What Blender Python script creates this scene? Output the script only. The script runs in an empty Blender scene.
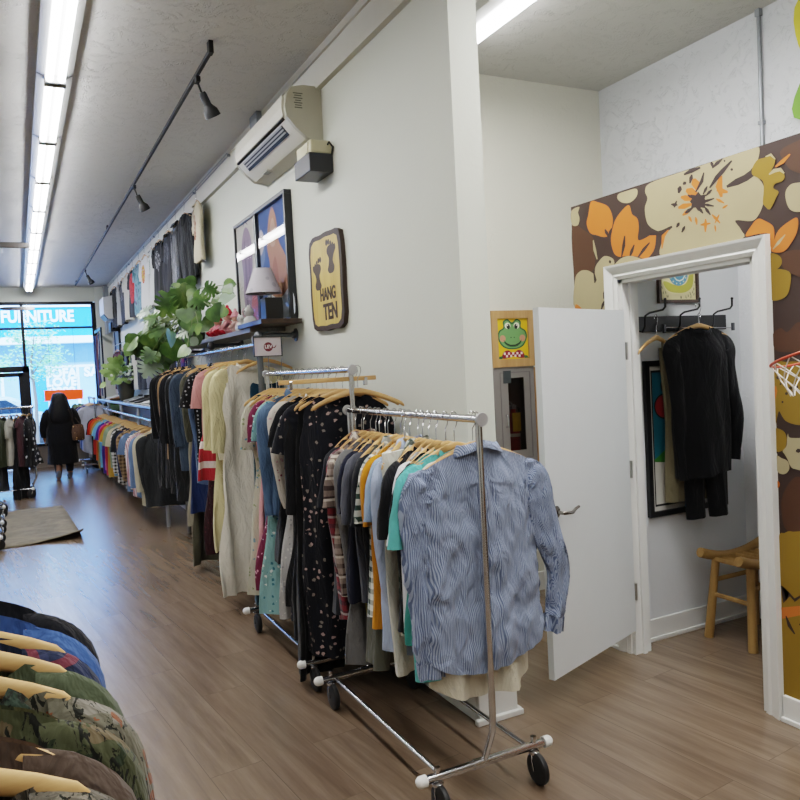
import bpy, bmesh, math, random
from mathutils import Vector, Matrix, noise
from mathutils.geometry import tessellate_polygon
from math import sin, cos, pi, radians as rad, sqrt, hypot, atan2
random.seed(7)
COL = bpy.context.scene.collection
PI = pi

# ------------------------------------------------------------------ camera
CAMH = 1.60
def cam_axes(y=.4633154, p=.04343939, r=-.05226579):
    f = Vector((sin(y)*cos(p), cos(y)*cos(p), -sin(p)))
    r0 = Vector((cos(y), -sin(y), 0)); u0 = r0.cross(f)
    rt = r0*cos(r) + u0*sin(r); up = -r0*sin(r) + u0*cos(r)
    return rt, up, f
RT, UP, FW = cam_axes()
FPX = 763.59
def at(px, py, ax, val):
    """world point where the measured sight line meets a real plane (survey of the room)"""
    d = RT*((px-400)/FPX) - UP*((py-400)/FPX) + FW
    o = Vector((0, 0, CAMH)); t = (val-o[ax])/d[ax]
    return o + d*t
cam = bpy.data.cameras.new('camera'); camo = bpy.data.objects.new('camera', cam)
COL.objects.link(camo); bpy.context.scene.camera = camo
cam.sensor_width = 36; cam.sensor_fit = 'HORIZONTAL'; cam.lens = FPX/800*36
cam.clip_start = .05; cam.clip_end = 300
M = Matrix((RT, UP, -FW)).transposed().to_4x4(); M.translation = (0, 0, CAMH)
camo.matrix_world = M

# ------------------------------------------------------------------ materials
def lin(c):
    if isinstance(c, str):
        c = c.lstrip('#'); c = tuple(int(c[i:i+2], 16)/255 for i in (0, 2, 4))
    return tuple((x/12.92 if x <= .04045 else ((x+.055)/1.055)**2.4) for x in c)+(1,)
class NT:
    def __init__(s, name):
        s.m = bpy.data.materials.new(name); s.m.use_nodes = True
        s.t = s.m.node_tree; s.t.nodes.clear()
        s.out = s.t.nodes.new('ShaderNodeOutputMaterial')
        s.b = s.t.nodes.new('ShaderNodeBsdfPrincipled'); s.l(s.b.outputs[0], s.out.inputs[0])
    def n(s, ty, ins=None, **kw):
        q = s.t.nodes.new(ty)
        for k, v in kw.items(): setattr(q, k, v)
        if ins:
            for k, v in ins.items():
                if hasattr(v, 'is_linked') or isinstance(v, bpy.types.NodeSocket): s.l(v, q.inputs[k])
                else: q.inputs[k].default_value = v
        return q
    def l(s, a, b): s.t.links.new(a, b)
    def obj(s, scale=(1, 1, 1), rot=(0, 0, 0)):
        tc = s.n('ShaderNodeTexCoord'); mp = s.n('ShaderNodeMapping'); s.l(tc.outputs['Object'], mp.inputs[0])
        mp.inputs['Scale'].default_value = scale; mp.inputs['Rotation'].default_value = rot
        return mp.outputs[0]
    def noise(s, vec, scale, detail=3, rough=.5, dist=0):
        q = s.n('ShaderNodeTexNoise', {'Scale': scale, 'Detail': detail, 'Roughness': rough, 'Distortion': dist}); s.l(vec, q.inputs['Vector']); return q.outputs[0]
    def mix(s, fac, a, b, bt='MIX'):
        q = s.n('ShaderNodeMix', data_type='RGBA', blend_type=bt)
        for i, v in ((0, fac), (6, a), (7, b)):
            if isinstance(v, bpy.types.NodeSocket): s.l(v, q.inputs[i])
            else: q.inputs[i].default_value = v
        return q.outputs[2]
    def math(s, op, a, b=0., c=None):
        q = s.n('ShaderNodeMath', operation=op)
        for i, v in enumerate((a, b, c)):
            if v is None: continue
            if isinstance(v, bpy.types.NodeSocket): s.l(v, q.inputs[i])
            else: q.inputs[i].default_value = v
        return q.outputs[0]
    def ramp(s, fac, stops, const=False):
        q = s.n('ShaderNodeValToRGB'); s.l(fac, q.inputs[0]); cr = q.color_ramp
        if const: cr.interpolation = 'CONSTANT'
        while len(cr.elements) < len(stops): cr.elements.new(.5)
        for e, (p, c) in zip(cr.elements, stops): e.position = p; e.color = c
        return q.outputs[0]
    def bump(s, h, strength=.3, dist=.01, prev=None):
        q = s.n('ShaderNodeBump', {'Strength': strength, 'Distance': dist}); s.l(h, q.inputs['Height'])
        if prev is not None: s.l(prev, q.inputs['Normal'])
        return q.outputs[0]
    def set(s, col=None, rough=None, metal=None, normal=None, **kw):
        for k, v in (('Base Color', col), ('Roughness', rough), ('Metallic', metal), ('Normal', normal)):
            if v is None: continue
            if isinstance(v, bpy.types.NodeSocket): s.l(v, s.b.inputs[k])
            else: s.b.inputs[k].default_value = v
        for k, v in kw.items(): s.b.inputs[k.replace('_', ' ')].default_value = v
        return s.m
_mc = {}
def pmat(col, rough=.6, metal=0., var=.08, bump=0., bscale=40, name='paint', spec=None):
    key = (col, rough, metal, var, bump, bscale)
    if key in _mc: return _mc[key]
    t = NT(name); v = t.obj(); c = lin(col)
    nz = t.noise(v, bscale*.3, 4)
    dark = tuple(x*(1-var) for x in c[:3])+(1,)
    lite = tuple(min(1, x*(1+var)) for x in c[:3])+(1,)
    kw = {}
    m = t.set(t.mix(nz, dark, lite), rough, metal, t.bump(t.noise(v, bscale, 4), bump, .01) if bump else None)
    if spec is not None: t.b.inputs['Specular IOR Level'].default_value = spec
    _mc[key] = m; return m
def emat(col, strength, name='glow'):
    t = NT(name); t.set((0, 0, 0, 1), 1.)
    t.b.inputs['Emission Color'].default_value = lin(col); t.b.inputs['Emission Strength'].default_value = strength
    return t.m
def glassmat(tint='#ffffff', refl=.08, name='glass'):
    t = NT(name); tr = t.n('ShaderNodeBsdfTransparent', {'Color': lin(tint)}); gl = t.n('ShaderNodeBsdfGlossy', {'Roughness': .02})
    fr = t.n('ShaderNodeFresnel', {'IOR': 1.35}); mx = t.n('ShaderNodeMixShader')
    t.l(fr.outputs[0], mx.inputs[0]); t.l(tr.outputs[0], mx.inputs[1]); t.l(gl.outputs[0], mx.inputs[2]); t.l(mx.outputs[0], t.out.inputs[0])
    return t.m
def woodmat(c1, c2, axis=0, rough=.45, scale=14, name='wood'):
    key = ('w', c1, c2, axis, rough, scale)
    if key in _mc: return _mc[key]
    sc = [scale]*3; sc[axis] = scale*.1
    t = NT(name); v = t.obj(tuple(sc)); n = t.noise(v, 1.6, 5, .6, .6)
    col = t.ramp(n, [(.3, lin(c1)), (.7, lin(c2))])
    m = t.set(col, rough, 0, t.bump(n, .12, .004)); _mc[key] = m; return m

def fabric(kind='plain', c1='#222222', c2='#ffffff', c3=None, scale=1., rough=.85, wr=.35):
    key = (kind, c1, c2, c3, scale, rough, wr)
    if key in _mc: return _mc[key]
    t = NT('fabric_'+kind); A = lin(c1); B = lin(c2); Cc = lin(c3) if c3 else B
    v = t.obj(); sep = t.n('ShaderNodeSeparateXYZ'); 
    # slightly warped coordinates so a woven pattern follows the folds
    nz = t.n('ShaderNodeTexNoise', {'Scale': 5., 'Detail': 2.}); t.l(v, nz.inputs['Vector'])
    wv = t.n('ShaderNodeVectorMath', operation='MULTIPLY_ADD'); t.l(nz.outputs[1], wv.inputs[0]); wv.inputs[1].default_value = (.007,)*3; t.l(v, wv.inputs[2])
    t.l(wv.outputs[0], sep.inputs[0]); X, Y, Z = sep.outputs
    X = t.math('ADD', X, t.math('MULTIPLY', Y, .35))
    def band(a, freq, duty):
        return t.math('LESS_THAN', t.math('FRACT', t.math('MULTIPLY', a, freq)), duty)
    if kind == 'stripe_v': col = t.mix(band(X, 60*scale, .5), A, B)
    elif kind == 'stripe_h': col = t.mix(band(Z, 14*scale, .35), A, B)
    elif kind in ('plaid', 'gingham'):
        a = band(X, 22*scale, .45); b = band(Z, 22*scale, .45)
        f = t.math('MULTIPLY', t.math('ADD', a, b), .5); col = t.mix(f, A, B)
        if c3: col = t.mix(t.math('MULTIPLY', t.math('MAXIMUM', band(X, 11*scale, .12), band(Z, 11*scale, .12)), .8), col, Cc)
    elif kind == 'floral':
        vo = t.n('ShaderNodeTexVoronoi', {'Scale': 26*scale, 'Randomness': 1.}); t.l(wv.outputs[0], vo.inputs['Vector'])
        cl = t.n('ShaderNodeSeparateColor'); t.l(vo.outputs['Color'], cl.inputs[0])
        n2 = t.noise(v, 60*scale, 2)
        d = t.math('ADD', vo.outputs['Distance'], t.math('MULTIPLY', n2, .62))
        f = t.math('MULTIPLY', t.math('LESS_THAN', d, .60), t.math('GREATER_THAN', cl.outputs[0], .4))
        col = t.mix(f, A, t.mix(t.math('GREATER_THAN', cl.outputs[1], .6), B, Cc))
    elif kind == 'dots':
        vo = t.n('ShaderNodeTexVoronoi', {'Scale': 14*scale, 'Randomness': .35}); t.l(v, vo.inputs['Vector'])
        col = t.mix(t.math('LESS_THAN', vo.outputs['Distance'], .27), A, B)
    elif kind == 'camo':
        n1 = t.noise(v, 13*scale, 3, .5, .6); n2 = t.noise(t.obj((1, 1, 1), (1, 2, .5)), 19*scale, 3, .5, .8)
        n3 = t.noise(t.obj((1, 1, .35), (.3, .5, .6)), 38*scale, 4, .6, 1.2)
        col = t.mix(t.math('GREATER_THAN', n1, .53), A, B)
        col = t.mix(t.math('GREATER_THAN', n2, .58), col, Cc)
        col = t.mix(t.math('GREATER_THAN', n3, .56), col, lin('#1c1d18'))
    elif kind == 'denim':
        n = t.noise(v, 8, 5, .6); col = t.mix(n, A, B)
    elif kind == 'tiedye':
        n = t.noise(v, 6*scale, 3, .5, 1.5); col = t.ramp(n, [(.35, A), (.5, B), (.65, Cc)])
    elif kind == 'zebra':
        n = t.noise(t.obj((3, 3, 18)), 1.4, 2, .5, 2.2); col = t.mix(t.math('GREATER_THAN', n, .5), A, B)
    else:
        col = t.mix(t.noise(v, 12, 4), tuple(x*.86 for x in A[:3])+(1,), tuple(min(1, x*1.1) for x in A[:3])+(1,))
    w1 = t.noise(t.obj((1, 1, .35)), 16, 4, .55, .6)
    w2 = t.noise(v, 700, 1)
    nb = t.bump(w2, .12, .001, t.bump(w1, min(1., wr*1.9), .045))
    m = t.set(col, rough, 0, nb); t.b.inputs['Specular IOR Level'].default_value = .25
    t.b.inputs['Sheen Weight'].default_value = .08
    _mc[key] = m; return m

CHROME = pmat('#c9c9cc', .16, 1., .04, name='chrome')
DULL = pmat('#8c8f92', .38, .85, .15, .1, name='galvanised_steel')
BLACKP = pmat('#15161a', .5, 0, .1, name='black_plastic')
WHITEP = pmat('#e8e8e6', .45, 0, .03, name='white_plastic')
HWOOD = woodmat('#b98d58', '#d4ae78', 0, .4, 20, 'hanger_wood')

# ------------------------------------------------------------------ mesh builder
class MB:
    def __init__(s): s.v = []; s.f = []; s.mi = []; s.m = 0
    def add(s, vs, fs):
        o = len(s.v); s.v += [tuple(p) for p in vs]
        for f in fs: s.f.append(tuple(i+o for i in f)); s.mi.append(s.m)
        return s
    def box(s, c, d, R=None, bev=0.):
        hx, hy, hz = d[0]/2, d[1]/2, d[2]/2; c = Vector(c)
        if bev <= 0:
            vs = [Vector((x*hx, y*hy, z*hz)) for x in (-1, 1) for y in (-1, 1) for z in (-1, 1)]
            fs = [(0, 1, 3, 2), (4, 6, 7, 5), (0, 4, 5, 1), (2, 3, 7, 6), (0, 2, 6, 4), (1, 5, 7, 3)]
        else:
            bm = bmesh.new(); bmesh.ops.create_cube(bm, size=1)
            for v in bm.verts: v.co = Vector((v.co.x*d[0], v.co.y*d[1], v.co.z*d[2]))
            bmesh.ops.bevel(bm, geom=bm.edges[:], offset=bev, segments=2, affect='EDGES', profile=.5)
            bm.verts.index_update(); vs = [v.co.copy() for v in bm.verts]; fs = [tuple(v.index for v in f.verts) for f in bm.faces]; bm.free()
        if R is not None: vs = [R @ v for v in vs]
        return s.add([c+v for v in vs], fs)
    def bx(s, x0, x1, y0, y1, z0, z1, bev=0.):
        return s.box(((x0+x1)/2, (y0+y1)/2, (z0+z1)/2), (x1-x0, y1-y0, z1-z0), None, bev)
    def loft(s, rings, closed=True, cap=(True, True)):
        n = len(rings[0]); vs = [p for r in rings for p in r]; fs = []
        for i in range(len(rings)-1):
            for j in range(n if closed else n-1):
                k = (j+1) % n; fs.append((i*n+j, i*n+k, (i+1)*n+k, (i+1)*n+j))
        if cap[0]: fs.append(tuple(range(n))[::-1])
        if cap[1]: fs.append(tuple((len(rings)-1)*n+j for j in range(n)))
        return s.add(vs, fs)
    def path(s, pts, r, n=8, cap=True, closed=False, flat=1.):
        pts = [Vector(p) for p in pts]; rs = r if isinstance(r, (list, tuple)) else [r]*len(pts); rings = []; ref = None
        N = len(pts)
        for i, p in enumerate(pts):
            if closed: d = pts[(i+1) % N]-pts[i-1]
            else: d = pts[min(i+1, N-1)]-pts[max(i-1, 0)]
            if d.length < 1e-9: d = Vector((0, 0, 1))
            d.normalize()
            if ref is None: ref = Vector((0, 0, 1)) if abs(d.z) < .9 else Vector((1, 0, 0))
            a = (ref - d*ref.dot(d))
            if a.length < 1e-6: a = d.orthogonal()
            a.normalize(); ref = a; b = d.cross(a)
            rings.append([p + (a*cos(2*PI*k/n) + b*sin(2*PI*k/n)*flat)*rs[i] for k in range(n)])
        if closed: rings.append(rings[0]); return s.loft(rings, True, (False, False))
        return s.loft(rings, True, (cap, cap))
    def tube(s, a, b, r, n=10, r2=None): return s.path([a, b], [r, r if r2 is None else r2], n)
    def lathe(s, prof, c=(0, 0, 0), n=20, R=None, cap=(True, True)):
        c = Vector(c); rings = []
        for r, z in prof:
            ring = [Vector((r*cos(2*PI*k/n), r*sin(2*PI*k/n), z)) for k in range(n)]
            if R is not None: ring = [R @ p for p in ring]
            rings.append([c+p for p in ring])
        return s.loft(rings, True, cap)
    def ball(s, c, r, n=12, sc=(1, 1, 1)):
        prof = [(max(1e-4, r*sin(PI*i/8)), -r*cos(PI*i/8)) for i in range(9)]
        o = len(s.v); s.lathe(prof, (0, 0, 0), n); c = Vector(c)
        for i in range(o, len(s.v)):
            p = s.v[i]; s.v[i] = (c.x+p[0]*sc[0], c.y+p[1]*sc[1], c.z+p[2]*sc[2])
        return s
    def prism(s, poly, fn, d0, d1):
        """poly: 2D points; fn(u,v,d)->world; extruded from d0 to d1"""
        n = len(poly); vs = [fn(u, v, d0) for u, v in poly]+[fn(u, v, d1) for u, v in poly]
        tr = tessellate_polygon([[Vector((u, v, 0)) for u, v in poly]])
        fs = [tuple(t)[::-1] for t in tr]+[tuple(i+n for i in t) for t in tr]+[(i, (i+1) % n, n+(i+1) % n, n+i) for i in range(n)]
        return s.add(vs, fs)
    def sheet(s, poly, fn, d):
        tr = tessellate_polygon([[Vector((u, v, 0)) for u, v in poly]])
        return s.add([fn(u, v, d) for u, v in poly], [tuple(t) for t in tr])
    def build(s, name, mats, parent=None, smooth=False, loc=None, fix=True, auto=None):
        me = bpy.data.meshes.new(name); me.from_pydata([tuple(p) for p in s.v], [], s.f)
        if not isinstance(mats, (list, tuple)): mats = [mats]
        for m in mats: me.materials.append(m)
        if len(mats) > 1:
            for p, i in zip(me.polygons, s.mi): p.material_index = i
        if fix:
            bm = bmesh.new(); bm.from_mesh(me); bmesh.ops.recalc_face_normals(bm, faces=bm.faces[:]); bm.to_mesh(me); bm.free()
        if smooth:
            me.polygons.foreach_set('use_smooth', [True]*len(me.polygons))
            try: me.set_sharp_from_angle(angle=rad(auto or 45))
            except Exception: pass
        o = bpy.data.objects.new(name, me); COL.objects.link(o)
        if parent: o.parent = parent
        if loc: o.location = loc
        return o
def empty(name, label, cat, loc=(0, 0, 0), rz=0., group=None):
    o = bpy.data.objects.new(name, None); COL.objects.link(o); o.empty_display_size = .1
    o.location = loc; o.rotation_euler = (0, 0, rz); o['label'] = label; o['category'] = cat
    if len(label.split()) > 16: print('LONGLABEL', label)
    if group: o['group'] = group
    return o
def tag(o, label, cat, group=None):
    if len(label.split()) > 16: print('LONGLABEL', label)
    o['label'] = label; o['category'] = cat
    if group: o['group'] = group
    return o
def struct(mb, name, m, parent=None, smooth=False):
    o = mb.build(name, m, parent, smooth)
    if parent is None: o['kind'] = 'structure'
    return o
def dup(root, loc, rz=None, label=None, group=None):
    r = root.copy(); COL.objects.link(r); r.location = loc
    if rz is not None: r.rotation_euler = (0, 0, rz)
    if label: r['label'] = label
    if len(label.split()) > 16: print('LONGLABEL', label)
    if group: r['group'] = group
    for ch in list(root.children):
        c = ch.copy(); COL.objects.link(c); c.parent = r
        for g in list(ch.children):
            d = g.copy(); COL.objects.link(d); d.parent = c
    return r
def smooth_poly(pts, k=5):
    n = len(pts); out = []
    for i in range(n):
        p0, p1, p2, p3 = pts[i-1], pts[i], pts[(i+1) % n], pts[(i+2) % n]
        for j in range(k):
            t = j/k
            out.append(tuple(.5*((2*p1[a])+(-p0[a]+p2[a])*t+(2*p0[a]-5*p1[a]+4*p2[a]-p3[a])*t*t+(-p0[a]+3*p1[a]-3*p2[a]+p3[a])*t**3) for a in (0, 1)))
    return out
def ell(cx, cy, rx, ry=None, n=20, rot=0.):
    ry = rx if ry is None else ry
    return [(cx+rx*cos(2*PI*i/n)*cos(rot)-ry*sin(2*PI*i/n)*sin(rot), cy+rx*cos(2*PI*i/n)*sin(rot)+ry*sin(2*PI*i/n)*cos(rot)) for i in range(n)]
def stroke(pts, w, taper=True):
    if len(pts) == 2: pts = [pts[0], ((pts[0][0]*.6+pts[1][0]*.4), (pts[0][1]*.6+pts[1][1]*.4)), pts[1]]
    L = []; Rr = []
    for i, p in enumerate(pts):
        a = pts[max(i-1, 0)]; b = pts[min(i+1, len(pts)-1)]; dx, dy = b[0]-a[0], b[1]-a[1]; l = hypot(dx, dy) or 1
        ww = w*(.35 if taper and i in (0, len(pts)-1) else 1)/2
        L.append((p[0]-dy/l*ww, p[1]+dx/l*ww)); Rr.append((p[0]+dy/l*ww, p[1]-dx/l*ww))
    return L+Rr[::-1]
def art(name, layers, fn, parent=None, step=.0006, d0=.0, rough=.6):
    """flat painted artwork: layers of (colour, polygon), each a hair in front of the last, in one mesh"""
    mb = MB(); mats = []; idx = {}
    for i, (c, poly) in enumerate(layers):
        if c not in idx: idx[c] = len(mats); mats.append(pmat(c, rough, 0, .05, name='artwork_paint'))
        mb.m = idx[c]; mb.sheet(poly, fn, d0+step*(i+1))
    return mb.build(name, mats, parent, fix=False)
def frame_boxes(mb, x0, x1, z0, z1, fwx, fwz, place, bev=0.):
    # four mitre-free frame members that do not overlap
    for a, b, c, d in ((x0, x1, z0, z0+fwz), (x0, x1, z1-fwz, z1), (x0, x0+fwx, z0+fwz, z1-fwz), (x1-fwx, x1, z0+fwz, z1-fwz)): place(mb, a, b, c, d)
    return mb
def text_mesh(txt, size, mtx, material, name, parent=None, ext=.001, align='CENTER', bold=0., sx=1.):
    cu = bpy.data.curves.new(name, 'FONT'); cu.body = txt; cu.size = size; cu.extrude = ext; cu.align_x = align; cu.align_y = 'CENTER'; cu.offset = bold; cu.resolution_u = 3
    o = bpy.data.objects.new(name, cu); COL.objects.link(o)
    dg = bpy.context.evaluated_depsgraph_get(); me = bpy.data.meshes.new_from_object(o.evaluated_get(dg))
    bpy.data.objects.remove(o); me.name = name
    me.transform(mtx @ Matrix.Diagonal((sx, 1, 1, 1))); me.materials.clear(); me.materials.append(material)
    for p in me.polygons: p.material_index = 0
    ob = bpy.data.objects.new(name, me); COL.objects.link(ob)
    if parent: ob.parent = parent
    return ob
def frame_mtx(o, ux, uy):
    ux = Vector(ux).normalized(); uy = Vector(uy).normalized(); uz = ux.cross(uy)
    m = Matrix((ux, uy, uz)).transposed().to_4x4(); m.translation = Vector(o); return m

# ================================================================== ROOM SHELL
H = 3.5; YF = 16.4; XW = 1.76; XR = 3.87; YB = 4.3; XM = 2.85; MT = 2.449
def wallmat(col, bump=.25, big=.0, name='wall_paint', rough=.75):
    t = NT(name); v = t.obj(); n = t.noise(v, 1.1, 4, .55); n2 = t.noise(v, 38, 5, .6); c = lin(col)
    n3 = t.noise(t.obj((1, 1, 1), (.4, .2, .9)), 7, 4, .7, 2.5)
    base = t.mix(n, tuple(x*.94 for x in c[:3])+(1,), c)
    h = t.bump(n2, bump, .004)
    if big: h = t.bump(t.ramp(n3, [(.56, (0, 0, 0, 1)), (.6, (1, 1, 1, 1))]), big, .012, h)
    return t.set(base, rough, 0, h)
WALL = wallmat('#d8dad0', .22); WALLB = wallmat('#e0ddd0', .25, .25); WALLW = wallmat('#e2e4e8', .4, .5); WALLF = wallmat('#dfe2e6', .3)
TRIM = pmat('#e4e4e2', .4, 0, .03, name='trim_paint')
def ceilmat():
    t = NT('ceiling_stucco'); v = t.obj((1, 1, 1)); n3 = t.noise(v, 5.5, 5, .7, 2.2); n = t.noise(v, 30, 5, .6)
    sw = t.ramp(n3, [(.53, (0, 0, 0, 1)), (.575, (1, 1, 1, 1)), (.62, (0, 0, 0, 1))])
    h = t.bump(sw, .5, .012, t.bump(n, .35, .01)); c = t.mix(t.noise(v, .7, 3), lin('#cac8c3'), lin('#d4d2cd'))
    return t.set(c, .7, 0, h)
def floormat():
    t = NT('vinyl_plank_floor'); v = t.obj((1, 1, 1), (0, 0, rad(84)))
    br = t.n('ShaderNodeTexBrick', {'Scale': 1., 'Mortar Size': .0016, 'Mortar Smooth': .2, 'Bias': 0., 'Brick Width': 1.25, 'Row Height': .225, 'Color1': (0, 0, 0, 1), 'Color2': (1, 1, 1, 1), 'Mortar': (.5, .5, .5, 1)})
    br.offset = .37; br.offset_frequency = 2; t.l(v, br.inputs['Vector'])
    # per plank shift of the grain
    sh = t.n('ShaderNodeVectorMath', operation='MULTIPLY_ADD'); t.l(br.outputs['Color'], sh.inputs[0]); sh.inputs[1].default_value = (7., 3., 5.)
    rot6 = t.n('ShaderNodeMapping'); t.l(t.obj(), rot6.inputs[0]); rot6.inputs['Rotation'].default_value = (0, 0, rad(-6))
    stc = t.n('ShaderNodeMapping'); t.l(rot6.outputs[0], stc.inputs[0]); stc.inputs['Scale'].default_value = (11, .8, 1)
    t.l(stc.outputs[0], sh.inputs[2])
    g = t.n('ShaderNodeTexNoise', {'Scale': 1.5, 'Detail': 7., 'Roughness': .6, 'Distortion': .25}); t.l(sh.outputs[0], g.inputs['Vector'])
    g2 = t.n('ShaderNodeTexNoise', {'Scale': 9., 'Detail': 4., 'Roughness': .6, 'Distortion': .3}); t.l(sh.outputs[0], g2.inputs['Vector'])
    col = t.ramp(g.outputs[0], [(.25, lin('#5b4d40')), (.5, lin('#7c6b5a')), (.75, lin('#917f6c'))])
    col = t.mix(t.math('MULTIPLY', g2.outputs[0], .5), col, lin('#5d4c3e'))
    tone = t.n('ShaderNodeSeparateColor'); t.l(br.outputs['Color'], tone.inputs[0])
    col = t.mix(t.math('MULTIPLY', tone.outputs[0], .3), col, t.mix(.5, lin('#6a5546'), lin('#54443a')))
    col = t.mix(t.math('MULTIPLY', br.outputs['Fac'], .4), col, lin('#2e2620'))
    rg = .27
    h = g.outputs[0]
    m = t.set(col, rg, 0); t.b.inputs['Specular IOR Level'].default_value = .75
    return m
struct(MB().bx(-3.5, XR+.1, -3.2, YF+.3, -.1, 0), 'floor', floormat())
struct(MB().bx(-3.5, XR+.1, -3.2, YF+.3, H, H+.1), 'ceiling', ceilmat())
struct(MB().bx(XW, 1.905, 2.87, YF, 0, H), 'wall_middle', WALL)
struct(MB().bx(1.905, 2.866, YB, YB+.14, 0, H).bx(3.165, XR+.1, YB, YB+.14, 0, H).bx(2.866, 3.165, YB, YB+.14, 0, .90).bx(2.866, 3.165, YB, YB+.14, 1.551, H).bx(2.86, 3.17, YB+.13, YB+.14, .89, 1.56), 'wall_back', WALLB)
struct(MB().bx(XR, XR+.12, -3.2, YB, 0, H), 'wall_right', WALLW)
struct(MB().bx(-3.6, -3.5, -3.2, YF, 0, H), 'wall_left', WALL)
struct(MB().bx(-3.5, XR, -3.3, -3.2, 0, H), 'wall_rear', WALL)
# crown strip at ceiling of the long wall
mb = MB().bx(XW-.035, XW, 2.87, YF, 3.30, H).bx(XW-.05, XW-.035, 2.87, YF, 3.455, H); struct(mb, 'trim_1', pmat('#d2d0c6', .6, 0, .03, name='trim_band'))
# plinth round the wall end
mb = MB().bx(XW-.03, 1.935, 2.84, 2.87, 0, .145, .004).bx(XW-.03, XW, 2.87, YF-.1, 0, .145, .004).bx(1.905, 1.935, 2.87, YB, 0, .145, .004)
mb.bx(XW-.05, 1.955, 2.82, 2.85, 0, .025, .004).bx(1.93, 1.955, 2.84, YB-.02, 0, .025); struct(mb, 'baseboard_middle', TRIM)
struct(MB().bx(1.94, XR, YB-.02, YB, 0, .13, .004), 'baseboard_back', TRIM)

# ---- mural partition with the fitting room behind
BROWN = pmat('#33231f', .55, 0, .05, name='mural_brown')
mb = MB().bx(2.86, 2.96, 3.06, 3.44, 0, MT).bx(2.86, 2.96, 2.24, 3.06, 1.995, MT).bx(2.86, 2.96, -1.2, 2.24, 0, MT)
MW = struct(mb, 'wall_mural', [BROWN])
mb = MB().bx(2.96, XR, 3.17, 3.44, 0, MT); struct(mb, 'wall_fitting_back', WALLF)
mb = MB().bx(2.96, XR, 1.1, 1.2, 0, MT); struct(mb, 'wall_fitting_front', WALLF)
struct(MB().bx(2.958, 2.964, 1.2, 2.24, 0, MT), 'wall_fitting_side', WALLF)
mb = MB().bx(2.96, XR-.018, 3.152, 3.17, 0, .12, .004).bx(2.96, XR-.03, 3.14, 3.152, 0, .022, .003); struct(mb, 'baseboard_fitting_back', TRIM)
mb = MB().bx(XR-.018, XR, 1.2, 3.15, 0, .12, .004).bx(XR-.03, XR-.018, 1.2, 3.15, 0, .022, .003); struct(mb, 'baseboard_fitting_right', TRIM)
mb = MB().bx(2.84, 2.86, 3.16, 3.43, 0, .11, .003).bx(2.825, 2.84, 3.16, 3.43, 0, .02, .003).bx(2.84, 2.86, -1.2, 2.17, 0, .11, .003).bx(2.825, 2.84, -1.2, 2.17, 0, .02, .003)
struct(mb, 'baseboard_mural', TRIM)
# casing: stepped profile swept up, over and down; plus the jamb lining
mb = MB()
prof = [(0, .0), (0, .016), (.018, .022), (.03, .017), (.05, .026), (.066, .032), (.078, .034), (.08, .0)]
def casing(path_fn):
    rings = []
    for k in range(4):
        rings.append([path_fn(k, a, b) for a, b in prof])
    mb.loft(rings, True, (True, True))
Y0c, Y1c, Zc = 2.255, 3.08, 1.995
def pf(k, a, b):
    x = 2.86-b
    return [(x, Y1c+a, 0), (x, Y1c+a, Zc+a), (x, Y0c-a, Zc+a), (x, Y0c-a, 0)][k]
casing(pf)
mb.bx(2.855, 2.962, Y1c-.025, Y1c+.0, 0, Zc).bx(2.855, 2.962, Y0c, Y0c+.02, 0, Zc).bx(2.855, 2.962, Y0c, Y1c, Zc-.02, Zc+.001)
mb.bx(2.9, 2.925, Y1c-.038, Y1c-.02, 0, Zc-.02)
struct(mb, 'trim_2', TRIM)

# mural artwork, painted flat on the partition
CR, OR, MU, B2, DK = '#a39675', '#bf6a27', '#86691a', '#472b1a', '#2e1f1d'
def ZA(p): return [(560+.15*x, 190+.15*y) for x, y in p]
def ZB(p): return [(660+.175*x, 120+.175*y) for x, y in p]
def ZC(p): return [(560+.3*x, 80+.3*y) for x, y in p]
def ZD(p): return [(760+.1*x, 400+.1*y) for x, y in p]
def ZE(p): return [(765+.3365*x, 460+.3375*y) for x, y in p]
L = []
def sh(c, p, k=4): L.append((c, smooth_poly(p, k)))
def stk(c, p, w): L.append((c, stroke(p, w*1.35)))
sh(B2, ZA([(79, 240), (150, 262), (215, 310), (225, 360), (228, 430), (235, 470), (215, 540), (130, 545), (98, 600)]))
sh(CR, ZA([(75, 142), (128, 112), (120, 150), (130, 190), (118, 235), (79, 230)]))
sh(OR, ZA([(207, 78), (255, 82), (320, 110), (350, 180), (345, 255), (310, 312), (240, 300), (200, 285), (178, 225), (190, 160)]))
sh(OR, ZA([(455, 100), (480, 160), (515, 190), (525, 250), (520, 330), (560, 325), (620, 290), (640, 290), (630, 390), (590, 450), (568, 466), (520, 445), (440, 440), (395, 445), (360, 420), (340, 340), (350, 260), (380, 180)]))
for s in ([(432, 305), (425, 370), (410, 450)], [(495, 365), (478, 410), (465, 447)], [(598, 350), (560, 395), (515, 458)], [(300, 262), (325, 315)], [(345, 255), (322, 318)]): stk(DK, ZA(s), 2.4)
stk(CR, ZA([(222, 335), (232, 400), (248, 462)]), 2.)
sh(CR, ZA([(100, 605), (130, 545), (180, 535), (225, 560), (233, 590), (235, 520), (260, 475), (300, 440), (355, 460), (358, 510), (312, 540), (307, 640), (307, 800), (106, 800)]))
for s in ([(225, 545), (236, 600), (232, 620)], [(332, 468), (336, 490)], [(300, 665), (292, 725)], [(295, 740), (275, 800)]): stk(DK, ZA(s), 2.)
sh(CR, ZA([(365, 512), (380, 480), (420, 450), (480, 440), (560, 470), (500, 487)]))
sh(CR, ZA([(390, 28), (385, 60), (420, 85), (470, 82), (512, 40), (510, -8), (440, 8)]))
sh(OR, ZA([(106, 762), (145, 790), (145, 820), (106, 820)]))
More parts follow.
